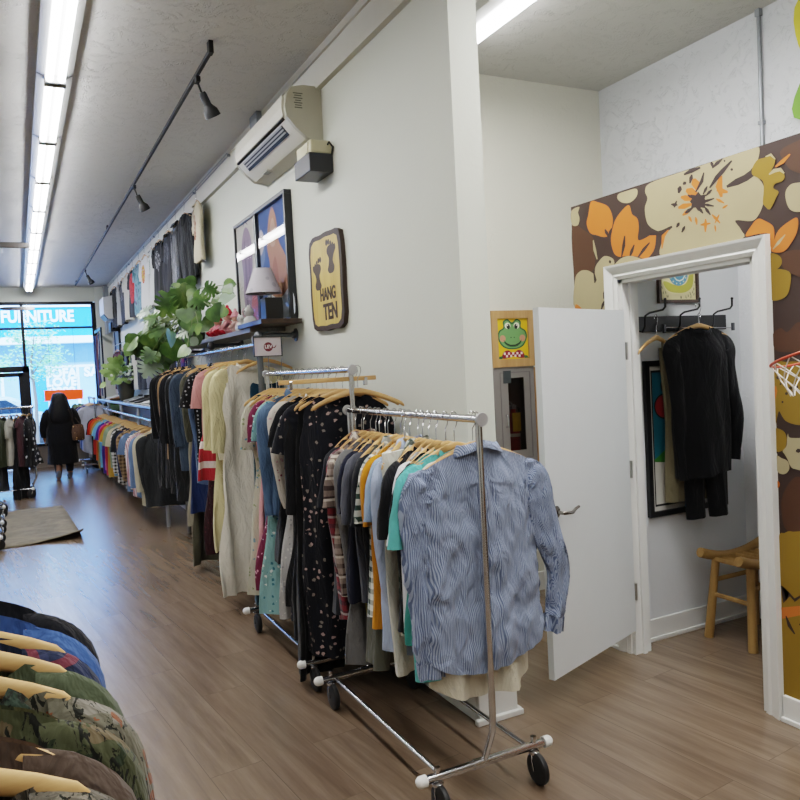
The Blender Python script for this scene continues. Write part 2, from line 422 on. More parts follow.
sh(CR, ZC([(302, 343), (400, 308), (480, 282), (580, 245), (658, 218), (660, 265), (628, 312), (650, 318), (678, 350), (680, 400), (665, 445), (640, 470), (585, 468), (603, 498), (606, 530), (470, 560), (342, 588), (340, 540), (355, 505), (325, 503), (293, 480), (283, 430), (292, 395), (284, 370)]))
stk(DK, ZC([(556, 356), (590, 340), (620, 326), (655, 300), (680, 290)]), 5); stk(DK, ZC([(300, 515), (345, 508), (374, 488)]), 4); stk(OR, ZC([(362, 500), (345, 520), (340, 562)]), 2.5)
for s, w in (([(195, 335), (215, 400)], 36), ([(150, 400), (215, 425)], 36), ([(120, 440), (185, 455)], 26), ([(105, 502), (185, 480)], 24), ([(130, 545), (180, 505)], 18), ([(262, 565), (260, 640)], 14), ([(232, 600), (290, 590)], 13), ([(298, 540), (345, 590)], 12), ([(350, 318), (338, 380), (352, 440)], 30), ([(325, 400), (388, 412)], 24), ([(322, 450), (368, 475)], 12), ([(358, 505), (388, 485)], 10), ([(205, 555), (212, 598)], 12), ([(165, 550), (182, 582)], 12), ([(315, 600), (320, 638)], 8), ([(340, 540), (315, 590)], 9)):
    stk(OR, ZB(s), w*.175)
L.append((DK, ZB([(220+(40 if i % 2 else 60)*cos(i*PI/8)*(.8 if i % 4 == 0 else 1), 465+(38 if i % 2 else 56)*sin(i*PI/8)) for i in range(16)])))
for s, w in (([(252, 300), (240, 350), (205, 412)], 14), ([(412, 232), (360, 290), (325, 330), (285, 388)], 18), ([(362, 210), (330, 245), (300, 275)], 16), ([(293, 232), (305, 275)], 14), ([(232, 272), (180, 290), (138, 312)], 20), ([(150, 355), (133, 368)], 16), ([(184, 312), (172, 362)], 16), ([(118, 378), (108, 418)], 20), ([(65, 482), (102, 486)], 13), ([(82, 500), (97, 462)], 12), ([(112, 586), (96, 614)], 14), ([(144, 606), (126, 642)], 12), ([(245, 470), (312, 448)], 12), ([(250, 482), (310, 492)], 12), ([(272, 378), (248, 425)], 12), ([(298, 398), (262, 435)], 12), ([(258, 498), (290, 542)], 14), ([(146, 532), (190, 500)], 16), ([(222, 500), (248, 534)], 14), ([(160, 428), (195, 448)], 12), ([(370, 228), (372, 240)], 8)):
    stk(DK, ZB(s), w*.175)
L.append((DK, ell(*ZB([(412, 283)])[0], 1.3)))
sh(B2, ZB([(690, 178), (790, 118), (830, 110), (830, 290), (760, 290), (720, 250)]))
sh(MU, ZB([(600, 215), (630, 200), (660, 220), (655, 255), (640, 290), (690, 285), (715, 320), (700, 350), (660, 365), (650, 390), (680, 410), (665, 445), (645, 490), (625, 512), (600, 490), (590, 470), (595, 400), (590, 350), (560, 330), (528, 310), (532, 270), (560, 228)]))
stk(CR, ZB([(605, 210), (635, 198), (662, 225)]), 2); stk(CR, ZB([(625, 312), (655, 290), (690, 283), (712, 305)]), 2.8); stk(OR, ZB([(745, 196), (700, 240), (662, 268)]), 3)
sh(CR, ZB([(840, 355), (800, 357), (750, 368), (720, 410), (725, 470), (750, 515), (800, 525), (850, 500)]))
sh(OR, ZB([(492, 665), (520, 610), (560, 565), (600, 575), (650, 610), (655, 680), (640, 740), (630, 700), (622, 650), (560, 652)]))
sh(OR, ZB([(788, 560), (785, 640), (740, 720), (700, 755), (640, 750), (650, 700), (680, 630), (740, 580)]))
stk(CR, ZB([(718, 655), (680, 700), (648, 738)]), 2.2)
sh(B2, ZC([(735, 582), (800, 566), (830, 600), (820, 655), (770, 645), (742, 620)]))
sh(MU, ZC([(698, 580), (735, 588), (738, 618), (702, 640)])); sh(MU, ZC([(701, 640), (765, 638), (768, 690), (750, 725), (703, 730)]))
sh(B2, [(773, 335), (781, 328), (788, 332), (799, 322), (812, 330), (812, 350), (790, 352), (776, 350)])
L.append((MU, smooth_poly([(774.5, 366), (786, 362), (802, 362), (816, 368), (816, 423), (800, 425), (788, 422), (783, 417), (779.5, 411), (777.5, 418), (775.5, 421)], 3)))
for x, y, r in ((778.5, 377.5, 1.8), (781, 384, 1), (787, 393.5, 1.5), (783, 402, 1.1), (791, 388, 1.6), (797, 387, 1.8), (786.5, 387, 1)): L.append((DK, ell(x, y, r, r, 8)))
stk(OR, [(776, 386), (775.6, 398)], 3)
sh(MU, ZD([(158, 300), (200, 290), (250, 320), (272, 380), (262, 470), (230, 505), (162, 505)]))
sh(CR, ZD([(285, 335), (302, 375), (400, 380), (520, 380), (520, 690), (360, 690), (310, 660), (280, 590), (250, 540), (232, 508), (270, 460), (277, 380)]))
sh(CR, ZD([(170, 560), (220, 580), (280, 610), (300, 680), (270, 730), (220, 740), (175, 700)]))
stk(DK, ZD([(166, 520), (210, 540), (252, 580)]), 2.6); stk(DK, ZD([(365, 512), (420, 500)]), 3.4)
sh(B2, ZE([(56, 100), (80, 60), (104, 50), (130, 80), (130, 190), (104, 210), (80, 215), (58, 195), (50, 140)])); L.append((OR, ell(*ZE([(38, 72)])[0], 2.6, 3.5)))
sh(MU, ZE([(42, 235), (60, 216), (85, 212), (140, 240), (150, 500), (140, 700), (104, 712), (62, 700), (54, 640), (50, 400)]))
L.append((OR, ZE([(50, 437), (104, 432), (140, 440), (140, 462), (104, 460), (53, 470)])))
for s in ([(50, 372), (60, 420), (75, 398), (90, 415), (120, 395)], [(64, 462), (74, 490), (90, 515)], [(104, 485), (125, 500)]): stk(DK, ZE(s), 2.6)
def mural_fn(u, v, d):
    p = at(u, v, 0, 2.86); return (2.86-d, p.y, min(p.z, MT-.001))
def mural2_fn(u, v, d): return (2.86-d, u, v)
o = art('mural_painting', L, mural_fn, MW, .00004)
L2 = []
for y, z, r, c in ((1.5, 1.9, .3, OR), (1.3, 1.0, .34, CR), (.7, 2.0, .33, MU), (.5, .8, .4, OR), (.0, 1.5, .38, CR), (-.6, .7, .35, MU), (-.7, 2.0, .28, OR)):
    L2.append((c, smooth_poly([(y+r*(1 if i % 2 else .72)*cos(i*PI/5), z+r*(1 if i % 2 else .72)*sin(i*PI/5)) for i in range(10)], 4))); L2.append((DK, ell(y, z, .06)))
art('mural_flowers', L2, mural2_fn, MW, .0003)

# ---- open fitting-room door (cut short top and bottom), swung out on the left jamb
DOORM = pmat('#dfe3e6', .38, 0, .02, name='door_paint')
hp = Vector((2.842, 3.035, 0)); fp = Vector((2.092, 2.765, 0)); dv = (fp-hp); W = dv.length; dv.normalize(); nv = Vector((-dv.y, dv.x, 0))
def dfn(u, v, d): return hp+dv*u+Vector((0, 0, v))+nv*d
if nv.y < 0: pass
mb = MB(); sgn = 1 if (nv.x*-1+nv.y*-1) > 0 else -1   # front face looks back at the shop
ring = lambda u0, u1, v0, v1, d: [dfn(u0, v0, d), dfn(u1, v0, d), dfn(u1, v1, d), dfn(u0, v1, d)]
mb.loft([ring(0, W, .14, 1.832, 0), ring(0, W, .14, 1.832, -.03*sgn)])
D = mb.build('door_1', DOORM); D['kind'] = 'structure'
M4 = MB(); c = dfn(W-.07, .90, 0); nrm = nv*sgn
Rz = Matrix((dv, nrm.cross(dv), nrm)).transposed()
M4.lathe([(.028, 0), (.03, .004), (.024, .009)], c, 20, Rz)
M4.path([c, c+nrm*.045, c+nrm*.052-dv*.012, c+nrm*.052-dv*.06+Vector((0, 0, -.006)), c+nrm*.05-dv*.09+Vector((0, 0, .006)), c+nrm*.05-dv*.12+Vector((0, 0, .012))], [.009, .009, .0085, .008, .007, .006], 10)
M4.build('door_handle', pmat('#8f8a84', .25, 1, name='satin_nickel'), D, True)
mb = MB()
for z in (.35, 1.0, 1.62): mb.tube(hp+Vector((.004, -.006, z-.045)), hp+Vector((.004, -.006, z+.045)), .007, 8)
mb.build('hinge', pmat('#b8b6b0', .3, 1, name='hinge_metal'), D, True)

# ================================================================== STOREFRONT
FR = pmat('#1b1c1f', .4, .3, .1, name='dark_anodised_frame')
mb = MB().bx(-3.5, XW, YF, YF+.2, 3.22, H); struct(mb, 'wall_front', WALL)
mb = MB().bx(-3.5, -.7, YF, YF+.15, 0, .42).bx(.17, 1.5, YF, YF+.15, 0, .42); struct(mb, 'wall_front_bulkhead', pmat('#7a6f64', .6, 0, .1, name='bulkhead'))
mb = MB().bx(1.5, XW, YF-.12, YF+.12, 0, H); struct(mb, 'wall_front_return', WALL)
wf = MB()
wf.bx(-3.5, 1.46, YF, YF+.1, 3.165, 3.225).bx(.145, .2, YF, YF+.1, 1.9, 3.18).bx(-3.5, 1.46, YF+.01, YF+.09, 2.69, 2.735)
wf.bx(1.42, 1.5, YF-.01, YF+.1, .42, 3.2).bx(.17, 1.46, YF-.03, YF+.1, .42, .47).bx(.12, .235, YF-.02, YF+.1, 0, 1.98).bx(-1.9, -1.8, YF, YF+.1, 0, 3.18).bx(-.85, -.75, YF-.02, YF+.1, 0, 1.98)
wf.bx(-.85, .235, YF-.02, YF+.1, 1.88, 1.99).bx(-3.5, -.85, YF-.02, YF+.1, .42, .47)
struct(wf, 'window_1', FR)
GL = glassmat('#eaf4fb', name='shop_glass')
W1 = struct(MB().bx(-3.5, 1.46, YF+.045, YF+.051, 1.95, 3.2).bx(.2, 1.46, YF+.045, YF+.051, .45, 1.95).bx(-3.5, -.8, YF+.045, YF+.051, .45, 1.95), 'window_2', GL)
mb = MB().bx(-.74, -.66, YF+.02, YF+.07, .02, 1.87).bx(.04, .12, YF+.02, YF+.07, .02, 1.87).bx(-.74, .12, YF+.02, YF+.07, .02, .2).bx(-.74, .12, YF+.02, YF+.07, 1.79, 1.87)
D2 = struct(mb, 'door_2', FR); MB().bx(-.66, .04, YF+.042, YF+.048, .2, 1.79).build('glass_pane', GL, D2)
MB().path([(-.6, YF-.03, 1.05), (.0, YF-.03, 1.05)], .014, 8).build('push_bar', CHROME, D2, True)
# narrow glazed side return beside the middle wall, with strips hanging in it
struct(MB().bx(1.44, 1.47, YF-1.3, YF-.13, 1.2, 1.26).bx(1.44, 1.47, YF-1.3, YF-1.26, 0, 2.6).bx(1.44, 1.47, YF-1.3, YF-.13, 2.57, 2.62), 'window_3', FR)
WHT = emat('#dfeaff', 1.)
for i, (y, c, lab) in enumerate(((15.25, '#1d2c55', 'navy'), (15.6, '#6d2f33', 'dark red'), (15.9, '#27407a', 'blue'))):
    mb = MB(); n = 9; rings = []
    for k in range(n):
        z = 2.5-1.15*k/(n-1); a = .05+.006*sin(k*1.3+i); rings.append([(1.41+.01*sin(k+i), y-a, z), (1.425+.01*sin(k+i), y, z), (1.41+.01*sin(k+i), y+a, z), (1.4+.01*sin(k+i), y, z)])
    mb.loft(rings); tag(mb.build('fabric_strip', fabric('plain', c), None, True), lab+' narrow fabric strip hanging beside the shop window', 'banner', 'fabric strips by the window')

# ================================================================== STREET BEYOND THE GLASS
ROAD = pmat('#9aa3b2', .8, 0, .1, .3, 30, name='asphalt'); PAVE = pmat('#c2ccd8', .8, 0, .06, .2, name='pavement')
struct(MB().bx(-25, 30, YF+.3, 60, -.3, -.12), 'ground_street', ROAD)
struct(MB().bx(-25, 30, YF+.3, 20, -.12, -.02).bx(-25, 30, 28, 30.2, -.12, .0), 'ground_pavement', PAVE)
bl = empty('shop_building', 'blue and white furniture shop across the street seen through the window', 'building', (1, 30, 0))
def B(mb, name, m, par=bl):
    o = mb.build(name, m, par); o.location = -bl.location if par is bl else (0, 0, 0); return o
B(MB().bx(-18, 22, 30.1, 31, 0, 3.1), 'wall', pmat('#7f9cc4', .8, 0, .1, name='blue_stucco'))
B(MB().bx(-18, 22, 29.85, 30.6, 3.3, 5.2), 'fascia', pmat('#1f8fd6', .6, 0, .05, name='fascia_blue'))
B(MB().bx(-18, 22, 29.4, 30.6, 3.06, 3.3).bx(-18, 22, 29.8, 30.6, 4.36, 4.5), 'awning_band', pmat('#f2f6fa', .6, 0, .03, name='white_band'))
B(MB().bx(.55, .95, 29.95, 30.15, 0, 2.28), 'pillar', pmat('#2d86cf', .6, 0, .05, name='pillar_blue'))
wfm = pmat('#e6eef8', .5, 0, .03, name='window_white'); wg = pmat('#8fb2d6', .2, 0, .3, 0, 6, name='shop_window_glass')
for x0, x1 in ((-4.2, -2.4), (-2.3, -.5), (-.4, .5), (1.0, 1.95), (2.05, 3.1), (3.2, 4.6)):
    o = B(MB().bx(x0-.05, x1+.05, 30.02, 30.1, .3, 2.28), 'window_frame', wfm)
    q = MB().bx(x0, x1, 30.0, 30.03, .4, 2.2).build('pane', wg, o)
WT = pmat('#f4f8ff', .6, 0, .02, name='sign_white')
def btxt(s, size, x, z, y=29.97, sx=1., bold=.01):
    t = text_mesh(s, size, frame_mtx((x, y, z), (1, 0, 0), (0, 0, 1)), WT, 'window_lettering', bl, .005, 'CENTER', bold, sx); t.location = -bl.location
btxt('FURNITURE', .56, .82, 4.02, 29.83, .8, .02); btxt('SOFA', .42, 1.45, 2.0, bold=.02); btxt('LOVE', .42, 1.45, 1.68, bold=.02); btxt('$399', .42, 1.45, 1.33, bold=.02)
btxt('SALE', .46, 2.7, 2.0, bold=.02); btxt('MATTRESS', .22, -1.4, 2.0, bold=.01); btxt('$499', .42, -1.3, 1.65, bold=.02); btxt('BEDS', .4, 3.9, 1.7, bold=.02)
# street tree
tr = empty('street_tree', 'small pale green street tree outside the shop window', 'tree', (.38, 21.5, 0))
MB().path([(0, 0, -.1), (.03, 0, 1.2), (-.02, 0, 2.2), (.1, 0, 2.9)], [.05, .04, .03, .012], 8).path([(0, 0, 1.7), (-.35, .1, 2.4)], [.02, .008], 6).path([(0, 0, 1.9), (.4, -.1, 2.5)], [.02, .008], 6).build('trunk', pmat('#6b5f52', .9, 0, .2, .4), tr, True)
mb = MB(); rnd = random.Random(3)
for i in range(1500):
    k = rnd.choice([(-.6, 2.15, .34), (.0, 2.5, .42), (.3, 2.95, .34), (.55, 2.3, .3), (-.25, 2.85, .25), (-1.0, 1.85, .25), (.2, 2.05, .35)])
    p = Vector((k[0]+rnd.gauss(0, k[2]*.55), rnd.gauss(0, .35), k[1]+rnd.gauss(0, k[2]*.5)))
    a = Vector((rnd.uniform(-1, 1), rnd.uniform(-1, 1), rnd.uniform(-.6, .6))).normalized()*.055; b = a.orthogonal().normalized()*.022
    mb.add([p-a, p+b, p+a, p-b], [(0, 1, 2, 3)])
mb.build('foliage', pmat('#8fc48a', .6, 0, .2, name='pale_leaf'), tr, fix=False)
# parked cars
def car(x, y, col, lab):
    r = empty('parked_car', lab, 'car', (x, y, -.12), 0)
    P = [(-2.1, .35), (-2.15, .7), (-1.9, .92), (-1.2, 1.0), (-.7, 1.42), (.7, 1.45), (1.35, 1.0), (1.95, .9), (2.15, .65), (2.1, .32)]
    P = smooth_poly(P, 3)
    mb = MB(); rings = [[(u, d*(.8 if v > 1.1 else .98), v) for u, v in P] for d in (-.82, -.7, .7, .82)]
    rings[0] = [(u*.98, -.84, .35+(v-.35)*.95) for u, v in P]; rings[3] = [(u*.98, .84, .35+(v-.35)*.95) for u, v in P]
    mb.loft(rings); mb.build('body', pmat(col, .25, .3, .04, name='car_paint'), r, True)
    g = [(-1.05, 1.02), (-.62, 1.36), (.05, 1.38), (.62, 1.38), (1.15, 1.02)]
    MB().prism(g, lambda u, v, d: (u, d, v), -.86, -.82).build('side_window', pmat('#2b3644', .1, 0, .1, name='car_glass'), r)
    for wx in (-1.3, 1.3):
        MB().lathe([(.31, -.1), (.33, -.07), (.33, .07), (.31, .1)], (wx, -.75, .33), 24, Matrix.Rotation(rad(90), 3, 'X')).build('wheel', pmat('#1d1e20', .6), r, True)
    return r
car(3.2, 26.2, '#4f7fc0', 'blue parked car across the street behind the orange sign')
car(-.9, 23.6, '#dfe8f2', 'white parked car outside the shop door')
# orange hanging sign inside the glass
mb = MB(); mb.prism(smooth_poly([(.47, 1.31), (.47, 1.48), (.5, 1.5), (1.12, 1.485), (1.155, 1.46), (1.15, 1.31), (1.12, 1.295), (.5, 1.29)], 3), lambda u, v, d: (u, YF-.1+d, v), 0, .03)
osn = empty('window_sign', 'orange oblong sign hanging in the shop window above the woman', 'sign', (.8, YF-.1, 1.3))
o = mb.build('panel', pmat('#ff5a1e', .5, 0, .03, name='orange_acrylic'), osn); o.location = -osn.location
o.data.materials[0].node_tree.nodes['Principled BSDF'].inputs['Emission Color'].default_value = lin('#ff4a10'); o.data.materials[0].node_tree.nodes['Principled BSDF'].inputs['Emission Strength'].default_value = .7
o = MB().tube((.6, YF-.085, 1.48), (.6, YF-.085, 2.7), .003, 6).tube((1.05, YF-.085, 1.48), (1.05, YF-.085, 2.7), .003, 6).build('cord', BLACKP, osn); o.location = -osn.location

# ================================================================== CEILING FIXTURES
TUBE = emat('#fbfcff', 26., 'lamp_tube'); HOUS = pmat('#b9b9b6', .4, .1, .03, name='fixture_enamel')
def fluor(label, loc, group, first=None):
    if first: return dup(first, loc, 0, label, group)
    r = empty('fluorescent_light', label, 'ceiling light', loc, 0, group)
    mb = MB(); mb.loft([[(-.1, y, .09), (-.1, y, .045), (-.055, y, .02), (.055, y, .02), (.1, y, .045), (.1, y, .09)] for y in (-.61, .61)]); mb.build('housing', HOUS, r)
    for s in (-1, 1):
        MB().tube((s*.032, -.575, .0), (s*.032, .575, .0), .021, 12).build('lamp_tube', TUBE, r, True)
    for s in (-1, 1):
        MB().bx(-.06, .06, s*.59-.012, s*.59+.012, -.024, .03, .004).build('socket', pmat('#9a9a98', .5, name='socket_grey'), r)
    return r
g = 'ceiling fluorescents in the long row'; f0 = None
ordn = ['first', 'second', 'third', 'fourth', 'fifth', 'sixth', 'seventh', 'eighth', 'ninth', 'tenth', 'eleventh', 'twelfth', 'thirteenth', 'fourteenth', 'fifteenth', 'sixteenth', 'seventeenth', 'eighteenth', 'nineteenth', 'twentieth']
for i in range(10):
    lab = ordn[i]+' twin tube ceiling light from the camera in the long row'
    if i == 9: lab = 'last twin tube ceiling light of the long row, nearest the shop window'
    r = fluor(lab, (.325, 4.42+1.235*i, 3.41), g, f0); f0 = f0 or r
fluor('twin tube ceiling light at top right beside the middle wall end', (2.40, 3.25, 3.41), 'alcove ceiling lights', f0)
fluor('twin tube ceiling light in front of the alcove one, toward the camera', (2.40, 2.0, 3.41), 'alcove ceiling lights', f0)
# lamps for these tubes, plus rows added out of view at left and behind
def area(name, loc, sx, sy, e, rot=(0, 0, 0), col=(1, .985, .95)):
    l = bpy.data.lights.new(name, 'AREA'); l.shape = 'RECTANGLE'; l.size = sx; l.size_y = sy; l.energy = e; l.color = col
    o = bpy.data.objects.new(name, l); COL.objects.link(o); o.location = loc; o.rotation_euler = rot; return o
area('row_light_near', (.325, 3.5, 3.37), .14, 6, 55); area('row_light_mid', (.325, 9, 3.37), .14, 6, 50); area('row_light_far', (.325, 14, 3.37), .14, 4, 20)
area('alcove_light', (2.4, 1.2, 3.37), .14, 4.5, 85); area('added_light_left', (-2, 5, 3.37), .14, 12, 60); area('added_light_behind', (.3, -1, 3.37), .14, 3, 40)

TRK = pmat('#141416', .6, 0, .1, name='track_black')
t = MB().bx(1.097, 1.119, 4.38, 15.6, 3.435, 3.46, .003).bx(1.095, 1.121, 4.37, 4.42, 3.43, 3.5).bx(1.1, 1.115, 9.9, 10, 3.45, 3.5).bx(1.1, 1.115, 15.3, 15.4, 3.45, 3.5)
tag(t.build('light_track', TRK), 'long black ceiling light track running toward the window', 'light track')
def spot(lab, y, first=None):
    if first: return dup(first, (1.107, y, 3.425), 0, lab, 'black spotlights on the ceiling track')
    r = empty('track_spotlight', lab, 'spotlight', (1.107, y, 3.425), 0, 'black spotlights on the ceiling track')
    MB().bx(-.012, .012, -.03, .03, -.03, 0).tube((0, 0, -.03), (.02, -.01, -.1), .007, 8).build('stem', TRK, r)
    R = Matrix.Rotation(rad(28), 3, 'Y') @ Matrix.Rotation(rad(-18), 3, 'X')
    MB().lathe([(.004, .0), (.02, .0), (.024, -.015), (.024, -.075), (.03, -.088), (.046, -.112), (.05, -.15), (.045, -.15), (.036, -.12), (.008, -.1)], (.02, -.01, -.09), 20, R.transposed()).build('lamp_head', pmat('#202124', .5, 0, .1, name='spot_black'), r, True)
    return r
s0 = spot('nearest black spotlight on the ceiling track', 4.75); spot('middle black spotlight on the ceiling track', 7.55, s0); spot('farthest black spotlight on the ceiling track, by the window', 13.3, s0)
def fan(tx, ty, tz, lab, ang):
    hub = Vector((tx-.72, ty, 0))
    r = empty('ceiling_fan', lab, 'ceiling fan', (hub.x, hub.y, tz), 0, 'ceiling fans on the left')
    DKB = pmat('#1d1714', .45, 0, .1, name='fan_brown')
    MB().lathe([(.02, .05), (.09, .045), (.11, 0), (.1, -.06), (.04, -.09), (.005, -.095)], (0, 0, .02), 20).build('motor', DKB, r, True)
    MB().tube((0, 0, .05), (0, 0, H-tz), .014, 10).lathe([(.06, H-tz), (.055, H-tz-.05), (.02, H-tz-.08)], (0, 0, 0), 16).build('downrod', DKB, r, True)
    for k in range(4):
        a = ang+k*PI/2; d = Vector((cos(a), sin(a), 0)); e = Vector((-sin(a), cos(a), .5))
        mb = MB(); rings = []
        for q, w in ((.1, .018), (.18, .03), (.24, .06), (.45, .068), (.66, .072), (.71, .06), (.72, .03)):
            rings.append([d*q+e*w, d*q+e*w+Vector((0, 0, .01)), d*q-e*w+Vector((0, 0, .01)), d*q-e*w])
        mb.loft(rings); mb.build('blade', DKB, r)
fan(.21, 8.52, 3.0, 'nearer brown ceiling fan, one blade reaching in at the left edge', 0.); fan(.375, 15.2, 2.985, 'farther brown ceiling fan in front of the shop window', 0.06)

# ================================================================== LONG WALL: AIR CONDITIONER, PICTURES, SIGN
AC = pmat('#d8d4c4', .45, 0, .03, name='aged_white_plastic')
acx, acy = XW, 4.386
ac = empty('air_conditioner', 'beige wall air conditioner above the framed posters', 'air conditioner', (acx, acy, 2.96))
PF = [(0, .35), (-.11, .352), (-.185, .335), (-.215, .29), (-.232, .22), (-.222, .16)]
PF2 = [(-.2, .135), (-.17, .10), (-.10, .045), (0, .03)]
prof = PF+PF2
def acl(poly, y0, y1): return [[(x, y, z) for x, z in poly] for y in (y0, y1)]
MB().loft(acl(prof, 0, 1.14)).build('casing', AC, ac, True, auto=25)
# end cheek with a raised rim
for ya, yb_ in ((-.012, .02), (1.12, 1.15)): MB().loft([[(x*1.01-.001, y, .19+(z-.19)*1.015) for x, z in prof] for y in (ya, yb_)]).build('end_cap', pmat('#c3bfae', .5, 0, .04, name='end_cap_plastic'), ac, True, auto=30)
MB().loft([[(-.236, y, .292), (-.243, y, .22), (-.236, y, .17), (-.225, y, .17), (-.225, y, .29)] for y in (.03, 1.11)]).build('front_panel', pmat('#e2dfd2', .4, 0, .02, name='front_plastic'), ac)
mb = MB(); mb.loft([[(-.234, y, .165), (-.236, y, .158), (-.22, y, .155)] for y in (.04, 1.1)]); mb.loft([[(-.212, y, .148), (-.168, y, .094), (-.15, y, .11), (-.2, y, .155)] for y in (.13, 1.02)]); mb.build('air_outlet', pmat('#17181a', .6), ac)
for k in range(3):
    q = .2+.3*k; MB().loft([[(-.216+.012*k, y, .146-.016*k), (-.210+.012*k, y, .138-.016*k), (-.195+.012*k, y, .15-.016*k)] for y in (.14, 1.01)]).build('louvre', pmat('#a7a498', .5), ac)
mb = MB()
for k, (z, w) in enumerate(((.30, .03), (.287, .022), (.272, .028), (.258, .018), (.244, .026), (.23, .02), (.216, .024))): mb.bx(-.15-w, -.15+w, -.0145, -.012, z-.003, z+.003)
mb.build('printed_label', pmat('#77766c', .7), ac)
MB().bx(-.14, -.1, .7, .8, .02, .03).build('wall_bracket', pmat('#a5a296', .5), ac)
# plug transformer under the near end
tb = empty('transformer_box', 'small black and beige electrical box under the air conditioner', 'electrical box', (XW, 4.24, 2.77))
MB().bx(-.15, 0, 0, .27, 0, .11, .006).build('lower_case', pmat('#25262b', .4, 0, .05, name='case_black'), tb); MB().bx(-.135, 0, .01, .26, .108, .19, .012).bx(-.139, -.135, .05, .09, .12, .18).build('upper_case', pmat('#cfc8a8', .5, name='case_beige'), tb)
MB().path([(-.03, .0, .16), (-.03, -.02, .17), (-.01, -.03, .14), (-.01, -.005, .1)], .006, 8).build('cable', BLACKP, tb, True)
mb = MB().bx(XW-.09, XW-.036, 5.42, 5.6, 3.28, H-.001, .004); tag(mb.build('duct_cover', pmat('#8d9298', .5, .3, name='duct_grey')), 'grey duct cover between air conditioner and ceiling', 'duct')
tag(MB().bx(XW-.12, XW-.036, 16.0, 16.24, 2.55, H-.001, .004).build('duct_cover', pmat('#8d9298', .5, .3, name='duct_grey')), 'grey vertical duct in the far corner by the shop window', 'duct')
# far air unit
fa = empty('air_conditioner', 'small white air unit high in the far corner above the window side', 'air conditioner', (1.72, 15.0, 2.72))
MB().loft([[(0, y, .0), (-.16, y, .02), (-.24, y, .12), (-.24, y, .4), (-.05, y, .44), (0, y, .44)] for y in (-.35, .35)]).build('casing', pmat('#d9dbdc', .5, name='white_case'), fa); MB().loft([[(-.17, y, .022), (-.235, y, .105), (-.245, y, .1), (-.18, y, .01)] for y in (-.3, .3)]).build('air_outlet', BLACKP, fa)
MB().bx(-.12, 0, -.15, .15, -.2, -.03, .01).build('lower_case', pmat('#202226', .4), fa)
# cable rail along the top of the wall
cr = empty('hanging_cable', 'thin steel cable along the top of the wall carrying displayed shirts', 'cable', (XW-.06, 10, 3.4))
MB().tube((0, -3.6, .03), (0, 6, .03), .003, 6).tube((0, -3.6, .06), (0, 6, .06), .003, 6).build('cable', DULL, cr)
mb = MB()
for y in (-3.6, -2.2, .3, 2.8, 5.9): mb.tube((0, y, .045), (.06, y, .045), .012, 8)
mb.build('wall_bracket', DULL, cr)
tag(MB().tube((XW-.05, 8.6, 2.28), (XW-.05, 15.6, 2.28), .006, 6).build('hanging_rail', DULL), 'lower thin rail on the wall carrying the second row of shirts', 'rail')

def picture(name, label, y0, y1, z0, z1, dep, fw, layers, bg, glassy=True, fcol='#1d1e22', x=XW):
    r = empty(name, label, 'picture', (x, (y0+y1)/2, z0)); w = y1-y0; h = z1-z0; F = pmat(fcol, .35, 0, .05, name='frame_paint')
    mb = MB()
    frame_boxes(mb, -w/2, w/2, 0, h, fw, fw, lambda m, a, b, c, d: m.bx(-dep, 0, a, b, c, d, .0015))
    mb.build('frame', F, r)
    fn = lambda u, v, d: (-dep*.45-d, w/2-u*w, v*h)
    art('artwork', [(bg, [(.01, .01), (.99, .01), (.99, .99), (.01, .99)])]+layers, fn, r, .0005)
    if glassy: MB().add([(-dep*.8, -w/2+fw, fw), (-dep*.8, w/2-fw, fw), (-dep*.8, w/2-fw, h-fw), (-dep*.8, -w/2+fw, h-fw)], [(0, 1, 2, 3)]).build('glass_pane', glassmat(), r)
    return r
S = smooth_poly
# u runs from the far (window) side to the near side
LA = [('#a493ad', S([(.25, .3), (.28, .5), (.24, .7), (.34, .86), (.5, .93), (.68, .86), (.76, .7), (.72, .5), (.74, .3), (.6, .08), (.4, .08)])), ('#857694', S([(.36, .25), (.38, .6), (.42, .85), (.47, .6), (.45, .25)])), ('#8d7d9c', S([(.55, .3), (.56, .6), (.6, .84), (.64, .55), (.63, .3)])), ('#6d6078', stroke([(.4, .95), (.5, .985), (.62, .94)], .02)),
      ('#c57c88', S([(.62, .06), (.6, .22), (.72, .34), (.9, .3), (.97, .16), (.9, .05)])), ('#d8a3ab', S([(.08, .08), (.12, .2), (.26, .22), (.3, .1), (.2, .05)]))]
picture('framed_poster', 'framed pale poster with a tall mauve shape, left of the blue one', 5.83, 6.45, 1.955, 2.86, .035, .025, LA, '#dcdad4')
LB = [('#7d94c6', S([(.02, .5), (.2, .6), (.1, .8), (.02, .9)])), ('#e6dde4', S([(.04, .62), (.16, .66), (.2, .74), (.12, .82), (.04, .8)])), ('#c9977f', S([(.3, .05), (.26, .3), (.34, .5), (.28, .66), (.36, .84), (.5, .95), (.62, .84), (.66, .66), (.86, .5), (.92, .3), (.88, .05)])), ('#b77e68', S([(.42, .1), (.4, .4), (.52, .55), (.6, .4), (.58, .1)])), ('#dcb8a4', S([(.4, .66), (.42, .8), (.52, .86), (.58, .76), (.54, .64)])), ('#dfe3ee', S([(.04, .03), (.06, .2), (.3, .26), (.6, .2), (.95, .26), (.97, .03)]))]
picture('framed_poster', 'framed blue poster with a peach figure and a deep black frame', 5.02, 5.76, 1.955, 2.85, .055, .028, LB, '#4d6cb4')
